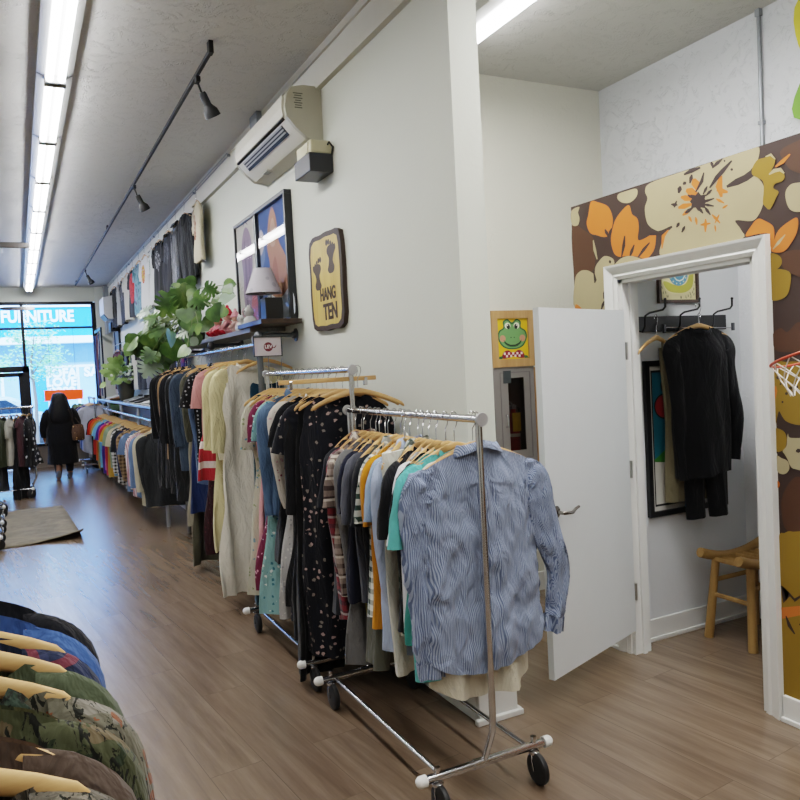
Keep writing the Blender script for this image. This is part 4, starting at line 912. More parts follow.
def sleeve_mb(side, sw, kind='short', slope=.33, seed=0, z0=-.09, n=16, fine=0., wide=1., flare=0., sl_len=1., inset=0.):
    rnd = random.Random(seed*7+side); zt = z0-slope*sw**1.12
    j = rnd.uniform(-.02, .03)
    dl = rnd.uniform(.9, 1.22)
    if kind == 'short': P = [(sw-.045, zt-.07, .076, .022), (sw-.02, zt-.077, .081, .028), (sw+.004, zt-.10, .082, .03), (sw+.02+j*.5, zt-.16*dl, .083, .029), (sw+.028+j, zt-.245*dl, .088, .026)]
    elif kind == 'cap': P = [(sw-.04, zt-.06, .066, .02), (sw-.02, zt-.066, .068, .026), (sw+.0, zt-.085, .064, .025), (sw+.014, zt-.14, .062, .022)]
    else: P = [(sw-.045, zt-.07, .076, .022), (sw-.02, zt-.077, .081, .028), (sw+.004, zt-.10, .08, .031), (sw+.016+j*.4, zt-.18, .073, .031), (sw+.022+j*.6+flare*.5, zt-.30, .062, .029), (sw+.022+j+flare, zt-.41, .054, .027), (sw+.02+j*1.5+flare*.6, zt-.51, .048, .025), (sw+.015+j*2+flare*.3, zt-.565, .044, .023)]
    P = [(x-inset*sm(0, 4, i), zt+(z-zt)*(1+(sl_len-1)*sm(2, 7, i)), hw*(1 if i < 1 else 1-inset*2), ty) for i, (x, z, hw, ty) in enumerate(P)]
    # resample
    Q = []
    for i in range(len(P)-1):
        p0, p1, p2, p3 = P[max(i-1, 0)], P[i], P[i+1], P[min(i+2, len(P)-1)]
        for k in range(4):
            t = k/4; Q.append(tuple(.5*((2*p1[a])+(-p0[a]+p2[a])*t+(2*p0[a]-5*p1[a]+4*p2[a]-p3[a])*t*t+(-p0[a]+3*p1[a]-3*p2[a]+p3[a])*t**3) for a in range(4)))
    Q.append(P[-1]); rings = []; N = len(Q); ph = rnd.uniform(0, 6)
    for i, (x, z, hw, ty) in enumerate(Q):
        a_, b_ = Q[max(i-1, 0)], Q[min(i+1, N-1)]; tx, tz = b_[0]-a_[0], b_[1]-a_[1]; l = hypot(tx, tz) or 1; tx /= l; tz /= l
        if i == 0: tx, tz = 1, -.1
        nx, nz = -tz, tx; hw *= wide; ring = []; q = i/(N-1)
        for k in range(n):
            a = 2*PI*k/n; u = cos(a)*hw; w = sin(a)*ty*(1+.25*sin(2*a+ph))
            dsp = .006*sin(u*70+ph+q*5)*q+noise.noise(Vector((q*6+seed, a, side*3.)))*.008
            if fine: dsp += fine*1.3*(noise.noise(Vector((q*17+seed, cos(a)*1.6, sin(a)*1.6+side*5)))+.5*noise.noise(Vector((q*34, cos(a)*3+seed, sin(a)*3))))
            ring.append(Vector((side*(x+nx*u+ (dsp*.5 if fine else 0)), w+dsp*1., z+nz*u)))
        rings.append(ring)
    return MB().loft(rings, True, (False, False)), rings[-1]
def collar_mb(nw=.075, z0=-.09, high=.03, fold=True, slope=.33, nf=.05):
    rings = []
    n = 24
    for k in range(n+1 if fold else n):
        pass
    def rr(rx, ry, dz, front): 
        out = []
        for k in range(n):
            a = 2*PI*k/n; x = rx*cos(a); y = ry*sin(a); fr = max(0, -sin(a)); bk = max(0, sin(a))
            out.append(Vector((x, y-.004, z0+.006-slope*abs(x)**1.12+dz*(1-.25*fr)-nf*fr**1.5*front-.03*bk**1.5)))
        return out
    if fold: rings = [rr(nw*.95, .036, -.008, 1), rr(nw*.9, .034, high, 1), rr(nw*1.0, .04, high+.004, 1), rr(nw*1.22, .054, high-.022, 1.1), rr(nw*1.24, .056, high-.032, 1.15)]
    else: rings = [rr(nw*1.06, .042, -.01, 1), rr(nw*1.0, .04, .004, 1), rr(nw*.93, .036, .008, 1), rr(nw*.9, .033, -.004, 1)]
    return MB().loft(rings, True, (False, False))
def trousers_parts(r, fab, L, seed, w=.2, z0=-.13):
    MB().loft([[Vector((x, y, z)) for x, y in ell(0, 0, w, .028, 20)] for z in (z0, z0-.045)], True, (True, False)).build('waistband', fab, r, True)
    for s in (-1, 1):
        rings = []
        for j in range(18):
            q = j/17; cx = s*(w*.44+.012*q); hw = w*.62*(1-.25*q); z = z0-.04-L*q
            rings.append([Vector((cx+x+.006*sin(7*q+seed), y*(1+.2*sin(3*x*30+seed))+.012*sin(4*q+seed+s)*q, z)) for x, y in ell(0, 0, hw, .03, 16)])
        MB().loft(rings, True, (False, False)).build('trouser_leg', fab, r, True)

STY = dict(
    tee=dict(name='t_shirt', cat='t-shirt', sw=.21, L=.68, chest=.232, hem=.238, sl='short'),
    shirt=dict(name='shirt', cat='shirt', sw=.212, L=.74, chest=.235, hem=.24, sl='long', col=1, tail=.05),
    sshirt=dict(name='shirt', cat='shirt', sw=.212, L=.72, chest=.235, hem=.24, sl='short', col=1, tail=.03),
    jacket=dict(name='jacket', cat='jacket', sw=.215, L=.7, chest=.24, hem=.235, sl='long', col=1, th=.055),
    hoodie=dict(name='hoodie', cat='hoodie', sw=.212, L=.7, chest=.24, hem=.225, sl='long', th=.055, hood=1),
    coat=dict(name='coat', cat='coat', sw=.215, L=1.05, chest=.24, hem=.26, sl='long', col=1, th=.06),
    sweater=dict(name='sweater', cat='sweater', sw=.2, L=.68, chest=.228, hem=.22, sl='long', th=.045),
    dress=dict(name='dress', cat='dress', sw=.17, L=1.2, chest=.195, waist=.18, wd=.42, hem=.26, sl=None, amp=.02),
    sdress=dict(name='dress', cat='dress', sw=.2, L=1.15, chest=.225, waist=.2, wd=.42, hem=.29, sl='short', amp=.02),
    ldress=dict(name='dress', cat='dress', sw=.2, L=1.2, chest=.225, waist=.2, wd=.42, hem=.29, sl='long', amp=.02),
    top=dict(name='blouse', cat='blouse', sw=.19, L=.58, chest=.22, hem=.24, sl='cap', amp=.015),
    tank=dict(name='tank_top', cat='tank top', sw=.15, L=.6, chest=.22, hem=.23, sl=None),
    skirt=dict(name='skirt', cat='skirt', sw=.17, L=.7, chest=.2, hem=.3, sl=None, amp=.025),
    pants=dict(name='trousers', cat='trousers'))
def garment(style, desc, fab, loc, rz=0., group=None, hang=True, lo=False, seed=None, hlabel=None, **ov):
    seed = seed if seed is not None else random.randint(1, 9999)
    S_ = dict(STY[style]); S_.update(ov)
    r = empty(S_['name'], desc, S_['cat'], (loc[0], loc[1], loc[2]-S_.get('drop', .001)), rz, group)
    if hang: hanger(hlabel or ('hanger with the '+desc if len(desc.split()) < 14 else 'hanger with '+desc if len(desc.split()) < 15 else 'hanger of '+' '.join(desc.replace('small ', '').replace('wide ', '').split()[:14])), loc, rz, 'wooden hangers')
    if style == 'pants': trousers_parts(r, fab, S_.get('L', .85), seed, S_.get('w', .2)); return r
    nu, nv, ns = (24, 12, 10) if lo else (S_.get('nu', 44), S_.get('nv', 26), 18)
    z0 = S_.get('z0', -.087)
    if style == 'skirt': z0 = -.13
    slope = S_.get('slope', .41 if style != 'skirt' else 0.); fine = S_.get('fine', 0.)
    mb, W = body_mb(S_['sw'], S_['L'], S_['chest'], S_['hem'], S_.get('waist'), S_.get('wd', .4), S_.get('nw', .105), S_.get('th', .032), slope, S_.get('amp', .01), seed, S_.get('nf', .085), S_.get('nb', .045), S_.get('tail', 0.), nu, nv, z0, pleat=S_.get('pleat', False), fine=fine)
    mb.build('body', fab, r, True, fix=False, auto=80)
    if S_['sl']:
        for s in (-1, 1):
            m2, last = sleeve_mb(s, S_['sw'], S_['sl'], slope, seed, z0, S_.get('sn', ns), fine, S_.get('wide', 1.), S_.get('flare', 0.) if s > 0 else S_.get('flare', 0.)*-.2, S_.get('sl_len', 1.)*(1.12 if s < 0 and S_.get('sl_len') else 1), S_.get('inset', 0.))
            so_ = m2.build('sleeve', S_.get('slfab', fab), r, True, fix=False, auto=80)
            if S_['sl'] == 'long' and S_.get('cuff', style in ('shirt', 'jacket', 'coat', 'hoodie', 'sweater')) and not lo:
                c = sum(last, Vector())/len(last); c2 = [c+(p-c)*1.06 for p in last]; c3 = [p+Vector((-s*.008, 0, -.055)) for p in c2]
                MB().loft([[c+(p-c)*1.02+Vector((0, 0, .004)) for p in last], c2, c3, [c+Vector((-s*.008, 0, -.055))+(p-c)*1.0 for p in last]], True, (False, False)).build('cuff', S_.get('cufab', fab), so_, True, fix=False)
    if not lo and not S_.get('nocol') and style not in ('skirt', 'dress', 'tank'):
        collar_mb(S_.get('nw', .09)*.92, z0-.016, .03 if S_.get('col') else .0, bool(S_.get('col')), slope, S_.get('nf', .06)*.8).build('collar', S_.get('cofab', fab), r, True, fix=False, auto=80)
    if S_.get('hood') and not lo:
        MB().loft([[Vector((x, y+.03, z)) for x, y in ell(0, 0, rx, ry, 20)] for rx, ry, z in ((.085, .05, z0-.02), (.1, .065, z0-.05), (.095, .07, z0-.14), (.06, .05, z0-.22), (.01, .03, z0-.25))], True, (False, True)).build('hood', fab, r, True)
    if S_.get('buttons') and not lo:
        mb = MB(); y = -S_.get('th', .032)*1.25-.012
        for k in range(5): mb.lathe([(.007, 0), (.007, .003), (.001, .004)], (0.0, y, z0-.12-.11*k), 10, Matrix.Rotation(rad(90), 3, 'X'))
        mb.build('button', pmat('#e8e4da', .4, name='button_pearl'), r, True)
    return r

# ------------------------------------------------------------------ rolling racks
TYRE = pmat('#141416', .55, 0, .1, name='tyre_rubber')
def rack(name, label, x, y, rz, h, b0, b1, c0, c1, hw=.255, barz=.14, group='chrome rolling garment racks', xoff=0.):
    """local y is the bar axis; b0..b1 bar, c0..c1 base"""
    r = empty(name, label, 'garment rack', (x, y, 0), rz, group)
    MB().tube((0, b0-.015, h), (0, b1+.015, h), .0145, 14).build('top_bar', CHROME, r, True)
    for b in (b0-.02, b1+.02): MB().lathe([(.001, -.006), (.024, -.006), (.026, 0), (.024, .006), (.001, .006)], (0, b, h), 18, Matrix.Rotation(rad(90), 3, 'X')).build('bar_end_cap', pmat('#b4b4b6', .35, .4, name='cap_grey'), r, True)
    for b, c in ((b0, c0), (b1, c1)):
        MB().path([(0, b, h), (0, b, .33), (0, b+(c-b)*.12, .27), (-.008, b+(c-b)*.75, .18), (-.012, c, barz+.005)], .0125, 12).build('post', CHROME, r, True)
        MB().tube((-hw, c, barz), (hw, c, barz), .0155, 12).tube((-.06, c, barz), (.0, c, barz), .0185, 12).build('base_bar', CHROME, r, True)
        for s in (-1, 1):
            MB().tube((s*hw, c, barz), (s*(hw+.022), c, barz), .021, 14).ball((s*(hw+.02), c, barz), .021, 12).build('end_cap', WHITEP, r, True)
            cs = MB().tube((s*(hw-.045), c, barz-.045), (s*(hw-.045), c, barz+.035), .009, 10).lathe([(.02, 0), (.022, .01), (.012, .016)], (s*(hw-.045), c, barz-.03), 14).tube((s*(hw-.045), c, barz+.02), (s*(hw-.045), c, barz+.036), .0115, 8)
            for e in (-1, 1): cs.path([(s*(hw-.045)+e*.008, c, barz-.028), (s*(hw-.045)+e*.017, c-.01, barz-.05), (s*(hw-.045)+e*.018, c-.022, .055)], .0055, 6, flat=.6)
            cs = cs.build('caster', CHROME, r, True)
            MB().lathe([(.012, -.016), (.04, -.014), (.052, -.013), (.0585, -.009), (.06, 0), (.0585, .009), (.052, .013), (.04, .014), (.012, .016)], (s*(hw-.045), c-.022, .06), 24, Matrix.Rotation(rad(90), 3, 'Y')).build('wheel', TYRE, cs, True)
    for s in (-1, 1): MB().tube((s*.19, c0, barz-.004), (s*.19, c1, barz-.004), .0095, 10).build('side_bar', CHROME, r, True)
    return r
rack('garment_rack', 'nearest chrome rolling rack, standing by the wall end', 1.45, 2.85, 0, 1.40, -.56, .62, -.507, .52)
rack('garment_rack', 'taller chrome rolling rack behind the nearest one, full of dresses', 1.45, 4.15, 0, 1.598, -.73, .66, -.54, .486)

def rx(kind='plain', *a, **k): return fabric(kind, *a, **k)
# --- rack one, front to back
R1 = ' on the nearest rack'
g1 = 'garments on the nearest rack'
X1, Z1 = 1.45, 1.40
STRIPE = fabric('stripe_v', '#64728f', '#9ea9bf', scale=2.9, wr=.9); STRH = fabric('stripe_v', '#5f6d8b', '#97a3bb', scale=2.9, wr=1.)
garment('shirt', 'blue and white fine striped long sleeved shirt at the front of the nearest rack', STRIPE, (1.487, 2.372, Z1), rad(-3), g1, hlabel='wooden hanger inside the front blue striped shirt', seed=11, sw=.232, L=.775, chest=.245, hem=.243, th=.038, nu=200, nv=130, sn=48, fine=.017, tail=.06, pleat=True, amp=.006, slope=.40, nf=.0, nb=.05, flare=.06, wide=.98, sl_len=1.1, drop=.006, slfab=STRH, nw=.09)
data1 = [
    ('top', 'cream linen tunic with low hem', rx('plain', '#cfc8b6'), 2.425, dict(L=.89, hem=.215, sl='short', nu=60, tail=.03)),
    ('tee', 'light aqua t-shirt', rx('plain', '#5fb0ae'), 2.47, dict(L=.8)),
    ('tee', 'teal green t-shirt', rx('plain', '#3a8a84'), 2.53, dict()),
    ('tee', 'plain black t-shirt nearest the teal one', rx('plain', '#101114'), 2.585, dict()),
    ('tee', 'white t-shirt between two black ones', rx('plain', '#d9dade'), 2.64, dict()),
    ('tee', 'black t-shirt in front of the green plaid shirt', rx('plain', '#15161a'), 2.695, dict()),
    ('sshirt', 'green and white plaid shirt', rx('plaid', '#c9cfc9', '#51685c', '#26302c'), 2.75, dict()),
    ('shirt', 'pale blue long sleeved shirt', rx('plain', '#a9b6d0'), 2.81, dict(L=.82)),
    ('pants', 'long white trousers', rx('plain', '#d6d4ca'), 2.785, dict(L=.84, w=.21)),
    ('tee', 'light grey blue t-shirt', rx('plain', '#8ea2ba'), 2.875, dict()),
    ('tee', 'mustard yellow t-shirt', rx('plain', '#c07e1a'), 2.93, dict(L=.74)),
    ('sshirt', 'dark green and white gingham shirt', rx('gingham', '#dfe1da', '#2c3f3a', scale=1.), 2.985, dict()),
    ('dress', 'olive grey long sleeveless dress', rx('plain', '#585950'), 3.02, dict(L=.95, hem=.22)),
    ('tee', 'black t-shirt behind the gingham shirt', rx('plain', '#181a20'), 3.055, dict()),
    ('tee', 'charcoal grey t-shirt', rx('plain', '#4a4c55'), 3.11, dict()),
    ('tee', 'dark navy t-shirt', rx('plain', '#1a1d2e'), 3.17, dict()),
    ('ldress', 'mid grey long knitted dress', rx('plain', '#6b6b6c'), 3.225, dict(L=1.0, hem=.22)),
    ('sshirt', 'brown and cream plaid shirt', rx('plaid', '#8f8078', '#3c302e', '#c9beb0'), 3.28, dict()),
    ('shirt', 'dark red plaid flannel shirt', rx('plaid', '#732a33', '#2a2a33', '#a59a98'), 3.335, dict(L=.84)),
    ('tee', 'black t-shirt last on the nearest rack', rx('plain', '#202127'), 3.39, dict(L=.8)),
    ('skirt', 'pale yellow knitted skirt', rx('plain', '#b5ac62'), 3.145, dict(L=.95, hem=.1, chest=.14, sw=.14)),
]
for i, (st, d, fb, y, ov) in enumerate(data1):
    garment(st, d+('' if 'rack' in d else R1), fb, (X1+random.uniform(-.012, .012)+(.06 if 'tunic' in d else -.05 if 'trousers' in d else 0), y, Z1), rad(min(34, 8+i*7)+random.uniform(-5, 5)), g1, hang=st != 'skirt', seed=100+i, **ov)
# --- rack two
R2 = ' on the tall chrome rack'; g2 = 'dresses on the tall chrome rack'; X2, Z2 = 1.45, 1.598
NF = rx('floral', '#12141d', '#a08a86', '#77706a', 1.25)
data2 = [
    ('dress', 'black pink-blossom maxi dress facing out', NF, 3.55, rad(-24), dict(L=1.3, sw=.2, chest=.235, waist=.235, hem=.27)),
    ('sdress', 'second black blossom dress behind the front one', NF, 3.66, rad(-14), dict(L=1.15)),
    ('dress', 'plain black velvet dress nearly to the floor', rx('plain', '#0c0d10'), 3.74, 0, dict(L=1.42, hem=.30, sw=.2, chest=.23, waist=.23)),
    ('ldress', 'plain black long sleeved dress', rx('plain', '#121317'), 3.82, .05, dict(L=1.25)),
    ('sdress', 'black dress with large white dots', rx('dots', '#111216', '#d8d8d8', scale=.55), 3.92, 0, dict(L=1.1)),
    ('ldress', 'pale grey lace dress with embroidered cream shoulder', rx('floral', '#a7a6a6', '#c2c0bc', '#8a8a8c', 2.), 4.03, -.05, dict(L=1.2, slfab=rx('floral', '#c6c0b8', '#8d5566', '#b79aa0', 1.6))),
    ('dress', 'black crepe dress with curved hem', rx('plain', '#0f1116'), 4.12, .06, dict(L=.92)),
    ('shirt', 'washed blue denim shirt', rx('denim', '#3f5573', '#5d7694'), 4.2, 0, dict(L=.7)),
    ('sdress', 'aqua floral print dress', rx('floral', '#7fa6a8', '#dfe6e2', '#3c6e7c', 1.4), 4.28, 0, dict(L=1.22)),
    ('dress', 'dark maroon sleeveless dress', rx('plain', '#3f1f23'), 4.36, 0, dict(L=.95)),
    ('sdress', 'magenta ditsy floral dress', rx('floral', '#6c2744', '#d8a0b4', '#c7c0c0', 1.7), 4.43, 0, dict(L=1.15)),
    ('dress', 'petrol blue strappy dress', rx('plain', '#1f3a52'), 4.50, 0, dict(L=1.25)),
    ('dress', 'pale pink satin slip dress', rx('plain', '#c98f93'), 4.57, 0, dict(L=1.0)),
    ('sdress', 'cream and blue flower dress', rx('floral', '#b9b5a4', '#6f93a0', '#87906c', 1.5), 4.64, 0, dict(L=1.2)),
    ('dress', 'dark teal long dress at the far end', rx('plain', '#23424f'), 4.72, 0, dict(L=1.28)),
]
for i, (st, d, fb, y, rz, ov) in enumerate(data2):
    garment(st, d+R2, fb, (X2+random.uniform(-.01, .01)-(.0 if i else -.0), y, Z2), rz*.3+rad(random.uniform(12, 26)) if i > 1 else rz, g2, seed=200+i, **ov)
# clip hanger turned along the bar plus empties at the front of the rack
ch = empty('clip_hanger', 'flat wooden clip hanger turned to face out at the front of the tall rack', 'hanger', (1.36, 3.49, 1.598), rad(3))
MB().box((0, 0, -.045), (.52, .012, .022), None, .003).build('hanger_bar', HWOOD, ch); MB().path([(0, 0, -.04), (0, 0, -.025), (.015, 0, -.012), (.02, 0, .002), (.0, 0, .02), (-.018, 0, .006)], .002, 6).build('hook', CHROME, ch, True)
for q in (-.2, .2): MB().box((q, 0, -.06), (.018, .02, .04), None, .003).build('clip', CHROME, ch)
hanger('empty wooden hanger swung outward at the front of the tall rack', (1.5, 3.46, 1.598), rad(-28), 'empty wooden hangers on the tall rack'); hanger('second empty wooden hanger behind the swung one on the tall rack', (1.5, 3.5, 1.598), rad(-10), 'empty wooden hangers on the tall rack')
# --- rail under the long shelf
R3 = ' under the long shelf'; g3 = 'clothes on the rail under the long shelf'; X3, Z3 = 1.45, 1.80
data3 = [
    ('ldress', 'long white gown with pale yellow sleeves', rx('plain', '#d8d2c6'), 5.24, dict(L=1.55, hem=.32, slfab=rx('plain', '#cfc49a'), amp=.03)),
    ('sweater', 'cream knitted cardigan', rx('plain', '#cdc5ae'), 5.36, dict(L=.75)),
    ('dress', 'teal dress with thin black straps', rx('plain', '#1a3a4c'), 5.18, dict(sw=.13, chest=.13, waist=.13, hem=.16, L=.95, z0=-.22)),
    ('ldress', 'pale yellow long sleeved dress', rx('plain', '#c9bf96'), 5.50, dict(L=1.3)),
    ('skirt', 'red skirt with white stripes', rx('stripe_h', '#a8323a', '#dcd0cc', scale=.5), 5.64, dict(L=.82, z0=-.2, hem=.34)),
    ('top', 'dusty pink ruffled blouse', rx('plain', '#b5807f'), 5.76, dict(sl='short', L=.6)),
    ('dress', 'dark maroon speckled dress', rx('floral', '#2c1219', '#52202c', '#40202a', 2.), 5.88, dict(L=1.4)),
    ('sshirt', 'black shirt with tiny studs', rx('dots', '#101114', '#8c8c90', scale=2.6), 6.00, dict(L=.75)),
    ('shirt', 'mid washed denim shirt', rx('denim', '#3f5270', '#5f7594'), 6.14, dict(L=.95)),
    ('dress', 'navy blue pleated dress', rx('plain', '#1a2b50'), 6.28, dict(L=1.15)),
    ('ldress', 'olive brown long pleated dress', rx('plain', '#4b4a3e'), 6.42, dict(L=1.6, amp=.03)),
    ('dress', 'beige midi dress', rx('plain', '#857f70'), 6.56, dict(L=1.3)),
    ('jacket', 'dark blue denim jacket', rx('denim', '#2a3442', '#414f60'), 6.70, dict(L=.85)),
    ('jacket', 'black denim jacket', rx('denim', '#15171c', '#1f2228'), 6.84, dict(L=.8)),
    ('coat', 'long black leather coat', fabric('plain', '#101114', rough=.45), 6.98, dict(L=1.15)),
    ('coat', 'black wool coat amid the dark coats', rx('plain', '#131418'), 7.14, dict(L=1.1)),
    ('jacket', 'tan corduroy jacket with cream cuffs', rx('plain', '#8f7250'), 7.30, dict(L=.8, cufab=rx('plain', '#cfc6ae'))),
    ('coat', 'dark charcoal long coat', rx('plain', '#1b1c20'), 7.46, dict(L=1.1)),
    ('coat', 'black hooded parka at the far end', rx('plain', '#0e0f12'), 7.64, dict(L=1.1)),
    ('coat', 'black knee length coat past the parka', rx('plain', '#101115'), 7.82, dict(L=1.15)),
]
for i, (st, d, fb, y, ov) in enumerate(data3):
    garment(st, d+R3, fb, (X3+random.uniform(-.015, .015)+(.1 if 'straps' in d else 0), y, Z3), rad(random.uniform(4, 20)), g3, seed=300+i, **ov)
# --- between the units
data3b = [('jacket', 'charcoal light jacket', '#2b2d30', 8.55, .8), ('shirt', 'cream long shirt', '#b9b39f', 8.75, .85)]
for i, (st, d, c, y, L_) in enumerate(data3b):
    garment(st, d+' at the near end of the low rail', rx('plain', c), (1.38, y, 1.16 if i < 2 else 1.3), rad(random.uniform(-10, 6)), 'clothes on the low rail', seed=350+i, L=L_)
# --- low rail toward the window
cols = [('light blue long shirt', 'shirt', 'plain', '#6880a6'), ('pink striped shirt', 'shirt', 'stripe_v', '#b58a92'), ('black zebra print dress', 'sdress', 'zebra', '#17171a'), ('dusty blue t-shirt', 'tee', 'plain', '#5f7596'), ('tan check shirt', 'shirt', 'plaid', '#8b7558'), ('navy sweatshirt', 'sweater', 'plain', '#1e2748'), ('charcoal t-shirt', 'tee', 'plain', '#23252a'), ('black and white check shirt', 'shirt', 'gingham', '#c9c9c9'),
        ('dark grey sweatshirt', 'sweater', 'plain', '#3c3f44'), ('pale cream t-shirt', 'tee', 'plain', '#b8b09a'), ('slate blue t-shirt', 'tee', 'plain', '#5c7c92'), ('sage green t-shirt', 'tee', 'plain', '#7b8c76'), ('mustard t-shirt', 'tee', 'plain', '#a98538'), ('crimson t-shirt', 'tee', 'plain', '#a12c3c'), ('magenta t-shirt', 'tee', 'plain', '#b04a8c'), ('purple t-shirt', 'tee', 'plain', '#45307c'), ('royal blue t-shirt', 'tee', 'plain', '#2f55a8'), ('sky blue t-shirt', 'tee', 'plain', '#6aa5c9'), ('teal t-shirt', 'tee', 'plain', '#5f9a96'), ('khaki t-shirt', 'tee', 'plain', '#8f7e4e'),
        ('gold brown t-shirt', 'tee', 'plain', '#a0702c'), ('orange t-shirt', 'tee', 'plain', '#c2551f'), ('bright red t-shirt', 'tee', 'plain', '#b02a20'), ('jet black t-shirt', 'tee', 'plain', '#121317'), ('dark graphite t-shirt', 'tee', 'plain', '#1e1f24'), ('plain white t-shirt', 'tee', 'plain', '#d4d4d6'), ('off white long shirt', 'shirt', 'plain', '#c9c8cc'), ('bright white t-shirt', 'tee', 'plain', '#dedee2')]
ZC2 = {'zebra': '#e0e0e0', 'stripe_v': '#e0d0d4', 'plaid': '#4c3c30', 'gingham': '#222222'}
for i, (d, st, kd, c) in enumerate(cols):
    y = 9.0+i*.235
    garment(st, d+' on the low rail toward the window', fabric(kd, c, ZC2.get(kd, '#888888')), (1.35+random.uniform(-.02, .02), y, 1.13), rad(random.uniform(4, 22)), 'clothes on the low rail', lo=True, seed=400+i, L=random.uniform(.62, .8))
# --- rack by the window
rack('garment_rack', 'chrome rolling rack by the window beyond the low rail', 1.22, 15.2, 0, 1.32, -.5, .6, -.45, .5, .24)
for i, (d, c) in enumerate((('pale grey white shirt', '#b9bccb'), ('royal blue shirt', '#3547a0'), ('dark navy shirt', '#171d3a'), ('light denim shirt', '#6f8ab0'), ('dark red shirt', '#5a1a24'), ('black shirt', '#111216'))):
    garment('shirt', d+' on the rolling rack by the window', rx('plain', c), (1.22, 14.8+i*.17, 1.32), rad(-10), 'shirts on the window rack', lo=True, seed=450+i, L=.85)
# --- display shirts on the wall
def printfab(base, c2, c3, zc=-.36, hx=.1, hz=.13, key=0):
    t = NT('fabric_print'); v = t.obj(); sp = t.n('ShaderNodeSeparateXYZ'); t.l(v, sp.inputs[0])
    ax = t.math('ABSOLUTE', sp.outputs[0]); az = t.math('ABSOLUTE', t.math('SUBTRACT', sp.outputs[2], zc))
    e = t.math('ADD', t.math('POWER', t.math('DIVIDE', ax, hx), 2.), t.math('POWER', t.math('DIVIDE', az, hz), 2.))
    nz = t.noise(v, 16+key, 3, .6, 1.); ins = t.math('LESS_THAN', t.math('ADD', e, t.math('MULTIPLY', nz, .5)), 1.15); fr = t.math('LESS_THAN', sp.outputs[1], 0.01)
    body = lin(base); pc = t.mix(t.math('GREATER_THAN', nz, .5), lin(c2), lin(c3)); pc = t.mix(t.math('GREATER_THAN', t.noise(v, 30+key, 2), .62), pc, body)
    return t.set(t.mix(t.math('MULTIPLY', ins, fr), body, pc), .85, 0, t.bump(t.noise(t.obj((1, 1, .35)), 16, 4), .35, .03))
up = [
    ('tee', 'cream t-shirt with faded brown print, nearest', printfab('#c8bfa8', '#8a5a48', '#b59a80', key=1), 7.55),
    ('hoodie', 'dark grey hooded jacket', rx('plain', '#25272b'), 8.15),
    ('jacket', 'black leather jacket', fabric('plain', '#121316', rough=.4), 8.62),
    ('tee', 'grey printed black t-shirt beside the leather jacket', printfab('#14151a', '#4a4c52', '#2c2d33', key=2), 9.15),
    ('tee', 'black t-shirt with pale lettering-like print', printfab('#121317', '#8d8d90', '#3b3b40', key=3), 9.75),
    ('tee', 'white t-shirt with small green print', printfab('#c9cac8', '#54705e', '#8da08f', key=4), 10.35),
    ('tee', 'white t-shirt with small yellow and red print', printfab('#cfcfcd', '#b93a36', '#c9a83e', key=5), 10.95),
    ('tee', 'teal and violet tie dye t-shirt', fabric('tiedye', '#3d6f7c', '#7d9fb0', '#4a3b66'), 11.5),
    ('tee', 'black t-shirt with big red and white print', printfab('#101014', '#a81f22', '#c8332e', -.42, .15, .24, 6), 12.15),
    ('tee', 'ivory t-shirt between two black ones', rx('plain', '#c2beb0'), 12.8),
    ('tee', 'black t-shirt third from the far end', printfab('#14141a', '#5a5a60', '#303036', key=7), 13.4),
    ('tee', 'pale grey t-shirt second from the far end', rx('plain', '#9b9a96'), 14.0),
    ('tee', 'black t-shirt at the far end', rx('plain', '#17171b'), 14.6)]
for i, (st, d, fb, y) in enumerate(up):
    garment(st, d+' of the upper wall row', fb, (XW-.085-.0*i, y, 3.41), rad(-90+(random.uniform(-7, 12) if i else -4)), 'shirts displayed high on the wall', seed=500+i, lo=i > 5, sw=.185 if i == 0 else .2, chest=.2 if i == 0 else .225, L=.56 if i == 0 else .72, th=.02, amp=.006, inset=.03)
low = [('tee', 'blue t-shirt with red side panel, nearest', fabric('tiedye', '#1d2f7a', '#203a8c', '#9c2430', .5), 8.8), ('tee', 'black t-shirt next to the blue one', '#101115', 9.45), ('shirt', 'black long sleeved shirt', '#15161a', 10.0), ('tee', 'dark grey green t-shirt', '#2b302e', 10.5), ('hoodie', 'mid grey sweatshirt', '#5b5e66', 11.1), ('tee', 'jet black t-shirt beside the grey sweatshirt', '#0f1014', 11.7), ('tee', 'cream white t-shirt', '#c4c2b8', 12.3), ('tee', 'faded black t-shirt', '#24262b', 12.9), ('tee', 'black t-shirt with grey print', printfab('#14151a', '#505258', '#2c2e33', key=9), 13.5), ('tee', 'washed black t-shirt', '#1d1e22', 14.1), ('tee', 'wine red t-shirt, farthest', '#4a1822', 14.75)]
for i, (st, d, c, y) in enumerate(low):
    garment(st, d+' of the lower wall row', c if not isinstance(c, str) else rx('plain', c), (XW-.085, y, 2.28), rad(-90+random.uniform(-7, 12)), 'shirts displayed low on the wall', seed=540+i, lo=True, L=.68, th=.02, amp=.006, inset=.03)
